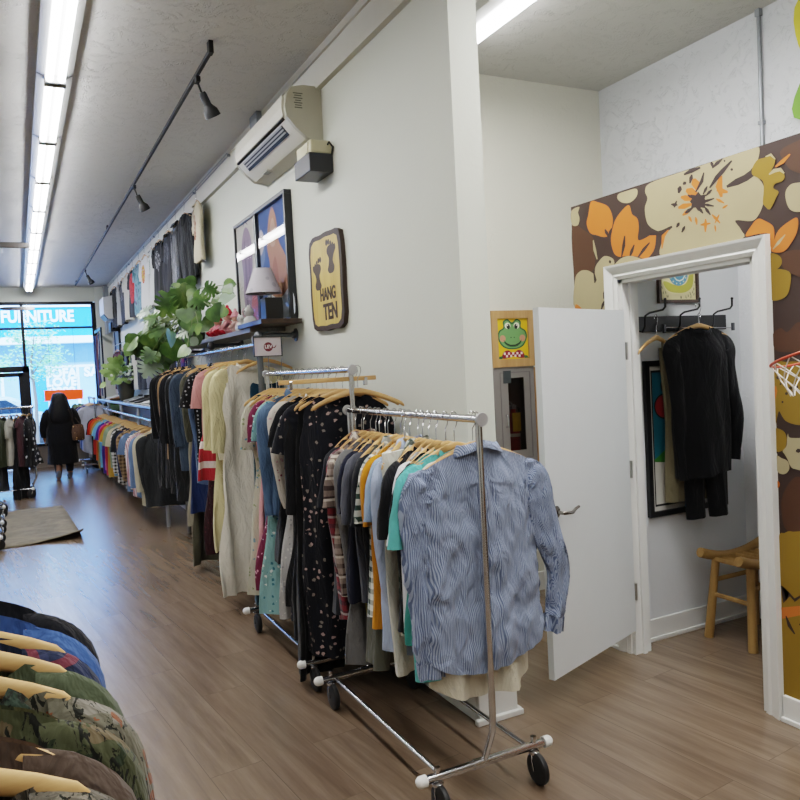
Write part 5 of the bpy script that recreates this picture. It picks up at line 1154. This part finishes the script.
# --- left rack near the window, bar across the shop
rack('garment_rack', 'chrome rolling rack at the left edge in front of the shop door', -.45, 12.3, rad(-90), 1.30, -.6, .62, -.52, .56, .24)
for i, (st, d, fb, x) in enumerate((('sdress', 'black blouse with white dots', rx('dots', '#111216', '#d5d5d5', scale=.9), .13), ('top', 'mauve brown blouse', rx('plain', '#4c3238'), .05), ('dress', 'black long dress', rx('plain', '#101115'), -.03), ('tee', 'off white t-shirt', rx('plain', '#b8b5aa'), -.12), ('jacket', 'olive green field jacket', rx('plain', '#3e4434'), -.22), ('coat', 'slate grey coat', rx('plain', '#4a4f55'), -.34), ('jacket', 'brown jacket', rx('plain', '#3c2e28'), -.5))):
    garment(st, d+' on the rack at the left edge', fb, (x, 12.3, 1.30), rad(90+random.uniform(-28, -10)), 'clothes on the left edge rack', seed=560+i, lo=True, **({'L': .72} if i < 2 else {}))
for i, (y, w_) in enumerate(((10.75, 'farthest'), (9.56, 'middle'), (8.64, 'nearest'))):
    rack('garment_rack', w_+' of three empty rolling racks standing on the rug at the left edge', -.82, y, rad(-90), 1.5, -.55, .4, -.55, .58, .24)

# --- camouflage rack in the near left corner
rack('garment_rack', 'near left rolling rack carrying camouflage shirts', -.19, .80, 0, 1.455, -.6, .62, -.55, .55)
CAM = lambda a, b, c, s=1.: fabric('camo', a, b, c, s*1.9)
data5 = [
    ('jacket', 'black jacket, farthest', rx('plain', '#17181d'), 1.20, {}), ('jacket', 'blue denim jacket', rx('denim', '#2e4a80', '#4565a0'), 1.13, {}), ('shirt', 'navy plaid flannel shirt', rx('plaid', '#1a2236', '#2c3450', '#6c3038'), 1.06, {}), ('tee', 'olive green t-shirt', rx('plain', '#4b5340'), .99, dict(sw=.225)),
    ('tee', 'rust leaf camouflage t-shirt with wide dark collar', CAM('#625f52', '#77736a', '#74432a', 1.), .91, dict(sw=.235, nw=.19, nf=.1, cofab=CAM('#26332a', '#303c33', '#1d2722', 2.), nu=70, nv=40, fine=.005)),
    ('jacket', 'green and brown woodland camouflage jacket', CAM('#454833', '#5f5440', '#2c3526', 1.), .815, dict(sw=.225, nu=60)), ('shirt', 'plain dark brown shirt', rx('plain', '#4c4038'), .755, {}), ('shirt', 'grey bark camouflage shirt', CAM('#5c574e', '#6e685c', '#3e3a32', 1.6), .70, dict(sw=.215)),
    ('shirt', 'tan and brown leaf camouflage shirt', CAM('#74603f', '#574b3d', '#876543', 1.2), .63, dict(sw=.21)), ('jacket', 'dark brown twig camouflage jacket', CAM('#5e5446', '#4b4338', '#7d7464', 1.4), .575, dict(sw=.22)), ('shirt', 'pale grey twig camouflage shirt, nearest', CAM('#85806f', '#6c685c', '#555143', 1.8), .51, dict(sw=.22))]
for i, (st, d, fb, y, ov) in enumerate(data5):
    garment(st, d+' on the near left rack', fb, (-.19, y-.05, 1.45), rad(random.uniform(-3, 3)), 'shirts on the near left rack', seed=600+i, inset=.045, chest=.218, hem=.225, drop=.007 if i in (2, 3, 4, 7, 9) else -.002, nocol=i != 4, nw=ov.pop('nw', .18 if i in (3, 7) else .13), nf=ov.pop('nf', .085), nb=.05, **ov)

# --- fitting room garments
FG = 'clothes left on the fitting room hooks'
garment('sweater', 'black long sleeved sweater hanging from the middle fitting room hook', rx('plain', '#0b0c10', wr=.25), (3.365, 3.02, 1.845), rad(-4), FG, seed=701, L=.80, sw=.205, chest=.185, hem=.175, th=.045, nw=.08, nf=.05, inset=.05, flare=.05, sl_len=1.15, hlabel='wooden hanger inside the black sweater in the fitting room')
garment('pants', 'khaki trousers behind the black sweater in the fitting room', rx('plain', '#77705a'), (3.345, 3.10, 1.80), rad(-4), FG, hang=False, seed=702, L=.86, w=.17)
garment('pants', 'black trousers below the black sweater in the fitting room', rx('plain', '#0f1013'), (3.42, 3.055, 1.78), 0, FG, hang=False, seed=703, L=.94, w=.15)
hanger('empty wooden hanger on the left fitting room hook', (3.10, 3.07, 1.79), rad(20), FG)
cg = empty('clip_hanger', 'thin chrome clip hanger across the fitting room hooks', 'hanger', (3.46, 3.1, 1.80))
MB().tube((-.28, 0, -.06), (.28, 0, -.075), .0022, 6).path([(0, 0, -.066), (0, 0, -.02), (.014, 0, 0), (0, 0, .018), (-.014, 0, .004)], .002, 6).build('hanger_bar', CHROME, cg, True)
for q in (-.27, .27): MB().box((q, 0, -.068), (.018, .014, .045), None, .003).build('clip', pmat('#5d5f63', .3, .8), cg)

# ================================================================== PLANTS
def leaf(mb, c, d, nrm, ln, wd, kind='heart', curl=.25):
    d = Vector(d).normalized(); nrm = Vector(nrm); nrm = (nrm-d*nrm.dot(d)).normalized(); s = d.cross(nrm)
    half = {'heart': [(0, .0), (.22, -.1), (.42, -.04), (.5, .14), (.47, .38), (.33, .65), (.14, .88), (0, 1.)],
            'split': [(0, .0), (.22, -.12), (.42, -.08), (.5, .08), (.2, .2), (.51, .26), (.5, .36), (.2, .38), (.46, .5), (.42, .6), (.16, .56), (.35, .72), (.27, .82), (.1, .76), (.12, .92), (0, 1.02)],
            'oval': [(0, 0), (.2, .15), (.3, .4), (.24, .7), (.1, .92), (0, 1)]}[kind]
    c = Vector(c)
    def P(u, v): return c+d*(v*ln)+s*(u*wd*2)+nrm*(-curl*ln*(v*v*.6+abs(u)*.5*(1 if kind != 'x' else 0)))
    for sg in (-1, 1):
        o = [(sg*u, v) for u, v in half]; tr = tessellate_polygon([[Vector((u, v, 0)) for u, v in o]])
        mb.add([P(u, v) for u, v in o], [tuple(t) for t in tr])
t = NT('monstera_leaf'); v = t.obj(); n = t.noise(v, 7, 3)
t.set(t.ramp(n, [(.3, lin('#22391a')), (.5, lin('#3f5e28')), (.75, lin('#728a45'))]), .38); t.b.inputs['Specular IOR Level'].default_value = .5
LEAFM = t.m; LEAFG = pmat('#8a9a88', .35, 0, .2, 0, 20, name='silver_leaf')
mo = empty('potted_plant', 'large split leaf houseplant in a pot on the long wall shelf', 'plant', (1.50, 7.25, 1.93))
O = Vector(mo.location)
leaves = [(184, 296, 32, -60, 'split'), (168, 306, 30, -120, 'split'), (200, 300, 26, -20, 'split'), (225, 296, 24, 20, 'heart'), (213, 313, 24, -70, 'heart'), (152, 318, 26, -130, 'split'), (166, 318, 24, -160, 'heart'), (140, 345, 30, -100, 'heart'), (160, 346, 30, -80, 'heart'), (178, 332, 30, -120, 'split'), (192, 322, 26, -60, 'heart'), (174, 350, 28, -70, 'heart'), (131, 346, 24, -110, 'oval'), (149, 368, 26, -110, 'split'), (187, 338, 22, -100, 'oval'), (206, 324, 22, -30, 'heart'), (158, 330, 26, -150, 'split'), (178, 312, 26, -100, 'split'), (145, 330, 24, -140, 'heart'), (197, 337, 20, -80, 'oval'), (165, 360, 22, -80, 'oval'), (216, 300, 20, 60, 'heart'), (192, 309, 24, -50, 'heart'), (170, 338, 24, -100, 'heart'), (154, 353, 24, -120, 'split')]
rn = random.Random(9); leaves = leaves+[(x+rn.uniform(-13, 13), y+rn.uniform(-13, 13), z*.8, a+rn.uniform(-50, 50), k) for x, y, z, a, k in leaves]+[(x+rn.uniform(-10, 10), y+rn.uniform(-12, 6), z*.7, a+rn.uniform(-60, 60), 'heart') for x, y, z, a, k in leaves[:14]]; mg = MB(); ms = MB(); msl = MB()
for i, (px, py, sz, ang, kd) in enumerate(leaves):
    xx = rn.uniform(1.22, 1.52); c = at(px, py, 0, xx); c.y = min(c.y, 8.3+rn.uniform(-.3, .3)) 
    c = at(px, py, 1, c.y) if c.y >= 8 else c
    dd = (c-Vector((0, 0, CAMH))).length; ln = sz/FPX*dd*.68
    d = RT*cos(rad(ang))*1.-UP*(-sin(rad(ang)))+FW*rn.uniform(-.4, .3); nr = -FW*.6+Vector((0, 0, 1))*rn.uniform(.2, .9)+RT*rn.uniform(-.8, .8)
    mm = msl if i in (3, 13, 30, 44) else mg
    leaf(mm, c-d.normalized()*ln*.4-O, d, nr, ln, ln*.72, kd, rn.uniform(.15, .5))
    b = Vector((rn.uniform(-.05, .05), rn.uniform(-.05, .05), .16)); e = c-d.normalized()*ln*.4-O; m_ = (b+e)/2+Vector((0, 0, .12)); ms.path([b, (b+m_)/2+Vector((0, 0, .05)), m_, (m_+e)/2+Vector((0, 0, .02)), e], [.007, .006, .005, .004, .003], 6)
mg.build('foliage', LEAFM, mo, True, fix=False); msl.build('silver_foliage', LEAFG, mo, True, fix=False); ms.build('stem', pmat('#5c6b3c', .6), mo, True)
MB().lathe([(.09, 0), (.1, .01), (.125, .17), (.13, .175), (.12, .175), (.115, .15), (.01, .148)], (0, 0, 0), 24).build('pot', pmat('#3c3f3c', .5, name='pot_dark'), mo, True)
tag(MB().bx(1.51, 1.72, 7.75, 8.0, 1.62, 1.78, .004).build('storage_box', pmat('#c7c9ca', .6)), 'white box at the far end of the long rail', 'box') if False else None
# plant on the low unit
fp_ = empty('potted_plant', 'bushy pale green houseplant in a dark pot on the low shelf end', 'plant', (1.56, 12.9, 1.28))
mb = MB()
for i in range(150):
    a = rn.uniform(0, 6.3); e = rn.uniform(-.2, 1.2); d = Vector((cos(a)*cos(e), sin(a)*cos(e), sin(e))); q = rn.uniform(.12, .34)
    leaf(mb, Vector((0, 0, .36))+d*q*Vector((1, 1, .8)).length*.6, d+Vector((0, 0, -.3)), Vector((rn.uniform(-.6, .2), -1, .8)), .11, .08, 'oval')
mb.build('foliage', pmat('#86a05e', .45, 0, .3, 0, 30, name='pale_foliage'), fp_, True, fix=False)
mb = MB()
for i in range(26):
    a = rn.uniform(0, 6.3); mb.ball((cos(a)*rn.uniform(.05, .28)-.05, sin(a)*.2-.1, .42+rn.uniform(-.1, .16)), .022, 6)
mb.build('blossom', pmat('#dfe4dc', .6), fp_, True)
MB().lathe([(.09, 0), (.1, .02), (.12, .12), (.145, .27), (.155, .3), (.14, .3), (.13, .26), (.01, .25)], (0, 0, 0), 20).build('pot', pmat('#4a4840', .5, name='pot_olive'), fp_, True)
vp = empty('potted_plant', 'dark green trailing houseplant at the far end of the low rail', 'plant', (1.36, 15.95, 0))
mb = MB()
for i in range(90):
    a = rn.uniform(0, 6.3); h_ = rn.uniform(.75, 1.12); q = rn.uniform(.05, .34)
    leaf(mb, (cos(a)*q-.05, sin(a)*q-.1, h_), (cos(a), sin(a)-.2, -.5), (-.2, -1, .6), .2, .17, 'heart')
mb.build('foliage', pmat('#3d5f33', .4, 0, .3, 0, 20, name='dark_foliage'), vp, True, fix=False)
MB().lathe([(.14, 0), (.15, .02), (.19, .34), (.17, .34), (.16, .3), (.01, .3)], (0, 0, 0), 20).path([(0, 0, .3), (.02, 0, .7), (0, -.03, 1.05)], [.03, .02, .01], 8).build('pot', pmat('#3a332c', .6, name='pot_brown'), vp, True)

# ================================================================== SHOES ON THE LOW SHELF
def shoe_mb(cap=False):
    secs = [(-.14, .028, .06, .085), (-.10, .036, .055, .095), (-.05, .036, .04, .085), (0, .036, .03, .075), (.05, .042, .03, .06), (.10, .044, .028, .05), (.135, .032, .025, .042), (.15, .012, .022, .03)]
    rings = []
    for y, w, zb, zt in secs:
        rings.append([Vector((w*cos(2*PI*k/14), y, .018+(zt-.018)*(.5+.5*sin(2*PI*k/14)))) for k in range(14)])
    up = MB().loft(rings); sole = MB().loft([[Vector((p[0], p[1], z)) for p in [(w*1.08*s_, y) for y, w, _, _ in secs for s_ in (1,)]+[(-w*1.08, y) for y, w, _, _ in secs[::-1]]] for z in (0, .02)])
    return up, sole
SHS = []
for nm, c, sc_ in (('black', '#17181b', '#d8d8d8'), ('white', '#c9cbcc', '#e8e8e8'), ('tan', '#8c6238', '#2c2018'), ('grey', '#6f7478', '#dcdcdc')):
    u, s = shoe_mb(); r = empty('shoe', nm, 'shoe', (0, 0, 0)); u.build('upper', pmat(c, .6, name='shoe_upper'), r, True); s.build('sole', pmat(sc_, .6, name='shoe_sole'), r)
    MB().loft([[Vector((.02*cos(2*PI*k/10), -.1+.035*sin(2*PI*k/10), z)) for k in range(10)] for z in (.088, .108)], True, (True, True)).build('ankle_opening', pmat('#0e0e10', .8), r); SHS.append((nm, r))
seq = [(8.75, 2), (8.95, 2), (9.35, 3), (9.55, 3), (9.95, 1), (10.15, 1), (10.6, 0), (10.8, 0), (11.2, 0), (11.4, 1), (11.8, 3), (12.0, 0), (13.6, 2), (13.8, 0), (14.3, 1), (14.5, 0)]
seen = set()
for j, (y, k) in enumerate(seq):
    nm, pr_ = SHS[k]; lab = '%s shoe, %s along from the near end of the low shelf' % (nm, ordn[j])
    if k not in seen: pr_.location = (1.52, y, 1.281); pr_.rotation_euler = (0, 0, rad(75)); pr_['label'] = lab; pr_['group'] = 'shoes on the low shelf'; seen.add(k)
    else: dup(pr_, (1.52+.03*(j % 2), y, 1.281), rad(75+12*(j % 3)), lab, 'shoes on the low shelf')

# ================================================================== THE SHOPPER
def skin_body(name, verts, edges, radii, mat, parent, sub=2, root=0):
    me = bpy.data.meshes.new(name); me.from_pydata(verts, edges, []); o = bpy.data.objects.new(name, me); COL.objects.link(o); me.materials.append(mat)
    o.modifiers.new('skin', 'SKIN').use_smooth_shade = True
    sv = me.skin_vertices[0].data
    for i, r_ in enumerate(radii): sv[i].radius = (r_, r_) if not isinstance(r_, tuple) else r_
    sv[root].use_root = True
    s_ = o.modifiers.new('sub', 'SUBSURF'); s_.levels = sub; s_.render_levels = sub; o.parent = parent; return o
wm = empty('person', 'person with long dark hair in black cardigan and skirt walking to the door', 'person', (.62, 14.15, 0), rad(4))
SKN = pmat('#8b6248', .55, 0, .05, name='skin_tone'); BLK = fabric('plain', '#0c0c10'); BLK2 = fabric('plain', '#101015')
V = [(0, 0, .80), (0, .0, 1.0), (0, .0, 1.16), (0, .01, 1.23), (0, .02, 1.31), (0, .025, 1.38),
     (-.09, .0, .74), (-.1, -.08, .44), (-.1, -.2, .12), (-.1, -.17, .04), (-.1, -.06, .03),
     (.09, .0, .74), (.1, .04, .42), (.1, .02, .08), (.1, .06, .035), (.1, .16, .03),
     (-.15, .0, 1.13), (-.24, .02, .92), (-.25, .1, .74), (-.245, .13, .67), (.15, .0, 1.13), (.25, .0, .94), (.24, .1, .78), (.235, .14, .72)]
Ed = [(0, 1), (1, 2), (2, 3), (3, 4), (4, 5), (0, 6), (6, 7), (7, 8), (8, 9), (9, 10), (0, 11), (11, 12), (12, 13), (13, 14), (14, 15), (2, 16), (16, 17), (17, 18), (18, 19), (2, 20), (20, 21), (21, 22), (22, 23)]
Rd = [.15, .14, .13, .055, .085, .075, .11, .07, .045, .04, .035, .11, .07, .045, .04, .035, .075, .055, .042, .03, .075, .055, .042, .03]
# fingers and thumbs grown from the hands
for (ix, sx) in ((19, -1), (23, 1)):
    b = V[ix]
    for k, (dx, L_) in enumerate(((-.027, .05), (-.009, .062), (.009, .058), (.026, .045))):
        V.append((b[0]+dx*.4, b[1]+dx, b[2]-.03)); V.append((b[0]+dx*.4-sx*.006, b[1]+dx*1.2, b[2]-.03-L_*.6)); V.append((b[0]+dx*.4-sx*.016, b[1]+dx*1.2, b[2]-.03-L_))
        n_ = len(V); Ed += [(ix, n_-3), (n_-3, n_-2), (n_-2, n_-1)]; Rd += [.011, .009, .008]
    V.append((b[0]-sx*.01, b[1]+.045, b[2]-.0)); V.append((b[0]-sx*.014, b[1]+.055, b[2]-.035)); n_ = len(V); Ed += [(ix, n_-2), (n_-2, n_-1)]; Rd += [.012, .01]
skin_body('body', V, Ed, Rd, SKN, wm, 1)
def rings_e(L): return [[Vector((cx+rx*cos(2*PI*k/28)*(1+.04*sin(5*2*PI*k/28+z*20)), cy+ry*sin(2*PI*k/28)*(1+.04*sin(4*2*PI*k/28+z*13)), z)) for k in range(28)] for cx, cy, rx, ry, z in L]
MB().loft(rings_e([(0, .0, .06, .05, 1.235), (0, .0, .14, .1, 1.22), (0, 0, .225, .14, 1.17), (0, 0, .225, .155, 1.05), (0, -.01, .225, .165, .93), (0, -.01, .235, .175, .8), (0, -.02, .25, .18, .68), (0, -.02, .255, .18, .62), (0, -.02, .24, .165, .62)])).build('cardigan', BLK2, wm, True)
for s in (-1, 1):
    MB().path([(s*.15, 0, 1.16), (s*.2, .0, 1.1), (s*.25, .01, .95), (s*.262, .05, .84), (s*.255, .11, .74)], [.07, .082, .078, .066, .056], 14).build('sleeve', BLK2, wm, True)
MB().loft(rings_e([(0, -.01, .17, .14, .86), (0, -.01, .215, .17, .7), (0, -.02, .225, .19, .5), (0, -.03, .24, .21, .32), (0, -.03, .245, .215, .27), (0, -.03, .23, .2, .27)])).build('skirt', BLK, wm, True)
MB().loft(rings_e([(0, .02, .02, .02, 1.47), (0, .015, .09, .09, 1.45), (0, .0, .125, .12, 1.38), (0, -.01, .14, .12, 1.3), (0, -.05, .175, .11, 1.2), (0, -.09, .19, .085, 1.08), (0, -.12, .165, .06, .98), (0, -.13, .1, .035, .93), (0, -.13, .04, .02, .91)])).build('hair', fabric('plain', '#0d0b0d', rough=.5), wm, True)
mb = MB().ball((-.03, .1, 1.39), .012, 6).ball((.03, .1, 1.39), .012, 6).path([(0, .1, 1.385), (0, .122, 1.355), (0, .105, 1.35)], [.01, .014, .01], 8).path([(-.025, .098, 1.325), (0, .106, 1.322), (.025, .098, 1.325)], .006, 6)
mb.build('face', pmat('#6f4536', .5), wm, True)
for (x, y0, y1, z, tilt) in ((-.1, -.25, -.02, .055, .25), (.1, -.02, .2, .0, 0)):
    rings = []
    for k, (q, w, h_) in enumerate(((0, .03, .09), (.15, .042, .13), (.35, .045, .14), (.5, .045, .09), (.75, .048, .07), (.95, .036, .05), (1, .015, .03))):
        y = y0+(y1-y0)*q; zb = z*(1-q); rings.append([Vector((x+w*cos(2*PI*j/12), y, zb+h_*(.5+.5*sin(2*PI*j/12)))) for j in range(12)])
    MB().loft(rings).build('ankle_boot', pmat('#5d6068', .6, name='boot_grey'), wm, True)
MB().tube((-.1, -.17, .12), (-.1, -.12, .3), .052, 14, .07).tube((.1, .02, .12), (.1, .03, .3), .052, 14, .07).build('stocking', pmat('#141418', .8), wm, True)
bg_ = empty('shoulder_bag', 'brown and tan shoulder bag carried at the right hip of the person', 'bag', (.875, 14.02, .64), rad(10))
MB().loft([[Vector((x, y, z)) for x, y in [(w*cos(2*PI*k/20)*(1 if abs(cos(2*PI*k/20)) > 0 else 1), d*sin(2*PI*k/20)) for k in range(20)]] for w, d, z in ((.075, .05, 0), (.1, .07, .02), (.105, .07, .15), (.09, .045, .25), (.07, .03, .27))]).build('pouch', fabric('floral', '#5a4436', '#b99a6c', '#2c201c', 1.2), bg_, True)
MB().path([(-.06, 0, .26), (-.09, 0, .42), (-.13, -.02, .53), (-.12, .1, .54), (-.02, .09, .4), (.05, .02, .26)], .01, 8).build('strap', pmat('#2b211c', .6), bg_, True)

# ================================================================== WORLD AND SUN
w = bpy.data.worlds.new('world'); bpy.context.scene.world = w; w.use_nodes = True; nt = w.node_tree; nt.nodes.clear()
bgn = nt.nodes.new('ShaderNodeBackground'); wo = nt.nodes.new('ShaderNodeOutputWorld'); tc = nt.nodes.new('ShaderNodeTexCoord'); sx = nt.nodes.new('ShaderNodeSeparateXYZ'); cr = nt.nodes.new('ShaderNodeValToRGB')
nt.links.new(tc.outputs['Generated'], sx.inputs[0]); nt.links.new(sx.outputs[2], cr.inputs[0]); cr.color_ramp.elements[0].color = (.32, .53, 1, 1); cr.color_ramp.elements[0].position = 0; cr.color_ramp.elements[1].color = (.3, .52, 1, 1); cr.color_ramp.elements[1].position = .6
nt.links.new(cr.outputs[0], bgn.inputs[0]); bgn.inputs[1].default_value = 11; nt.links.new(bgn.outputs[0], wo.inputs[0])
sl = bpy.data.lights.new('sun', 'SUN'); sl.energy = 12; sl.angle = rad(3); sl.color = (.86, .93, 1); sun = bpy.data.objects.new('sun', sl); COL.objects.link(sun); sun.rotation_euler = (rad(48), 0, rad(-25))
sc0 = bpy.context.scene
sc0.view_settings.view_transform = 'Filmic'; sc0.view_settings.look = 'Medium High Contrast'; sc0.view_settings.exposure = 0.12
sc0.cycles.max_bounces = 7; sc0.cycles.diffuse_bounces = 4; sc0.cycles.glossy_bounces = 3; sc0.cycles.transparent_max_bounces = 12; sc0.cycles.sample_clamp_indirect = 2.5
sc0.cycles.use_denoising = True; sc0.cycles.denoising_prefilter = 'ACCURATE'
sc0.cycles.caustics_reflective = False; sc0.cycles.caustics_refractive = False
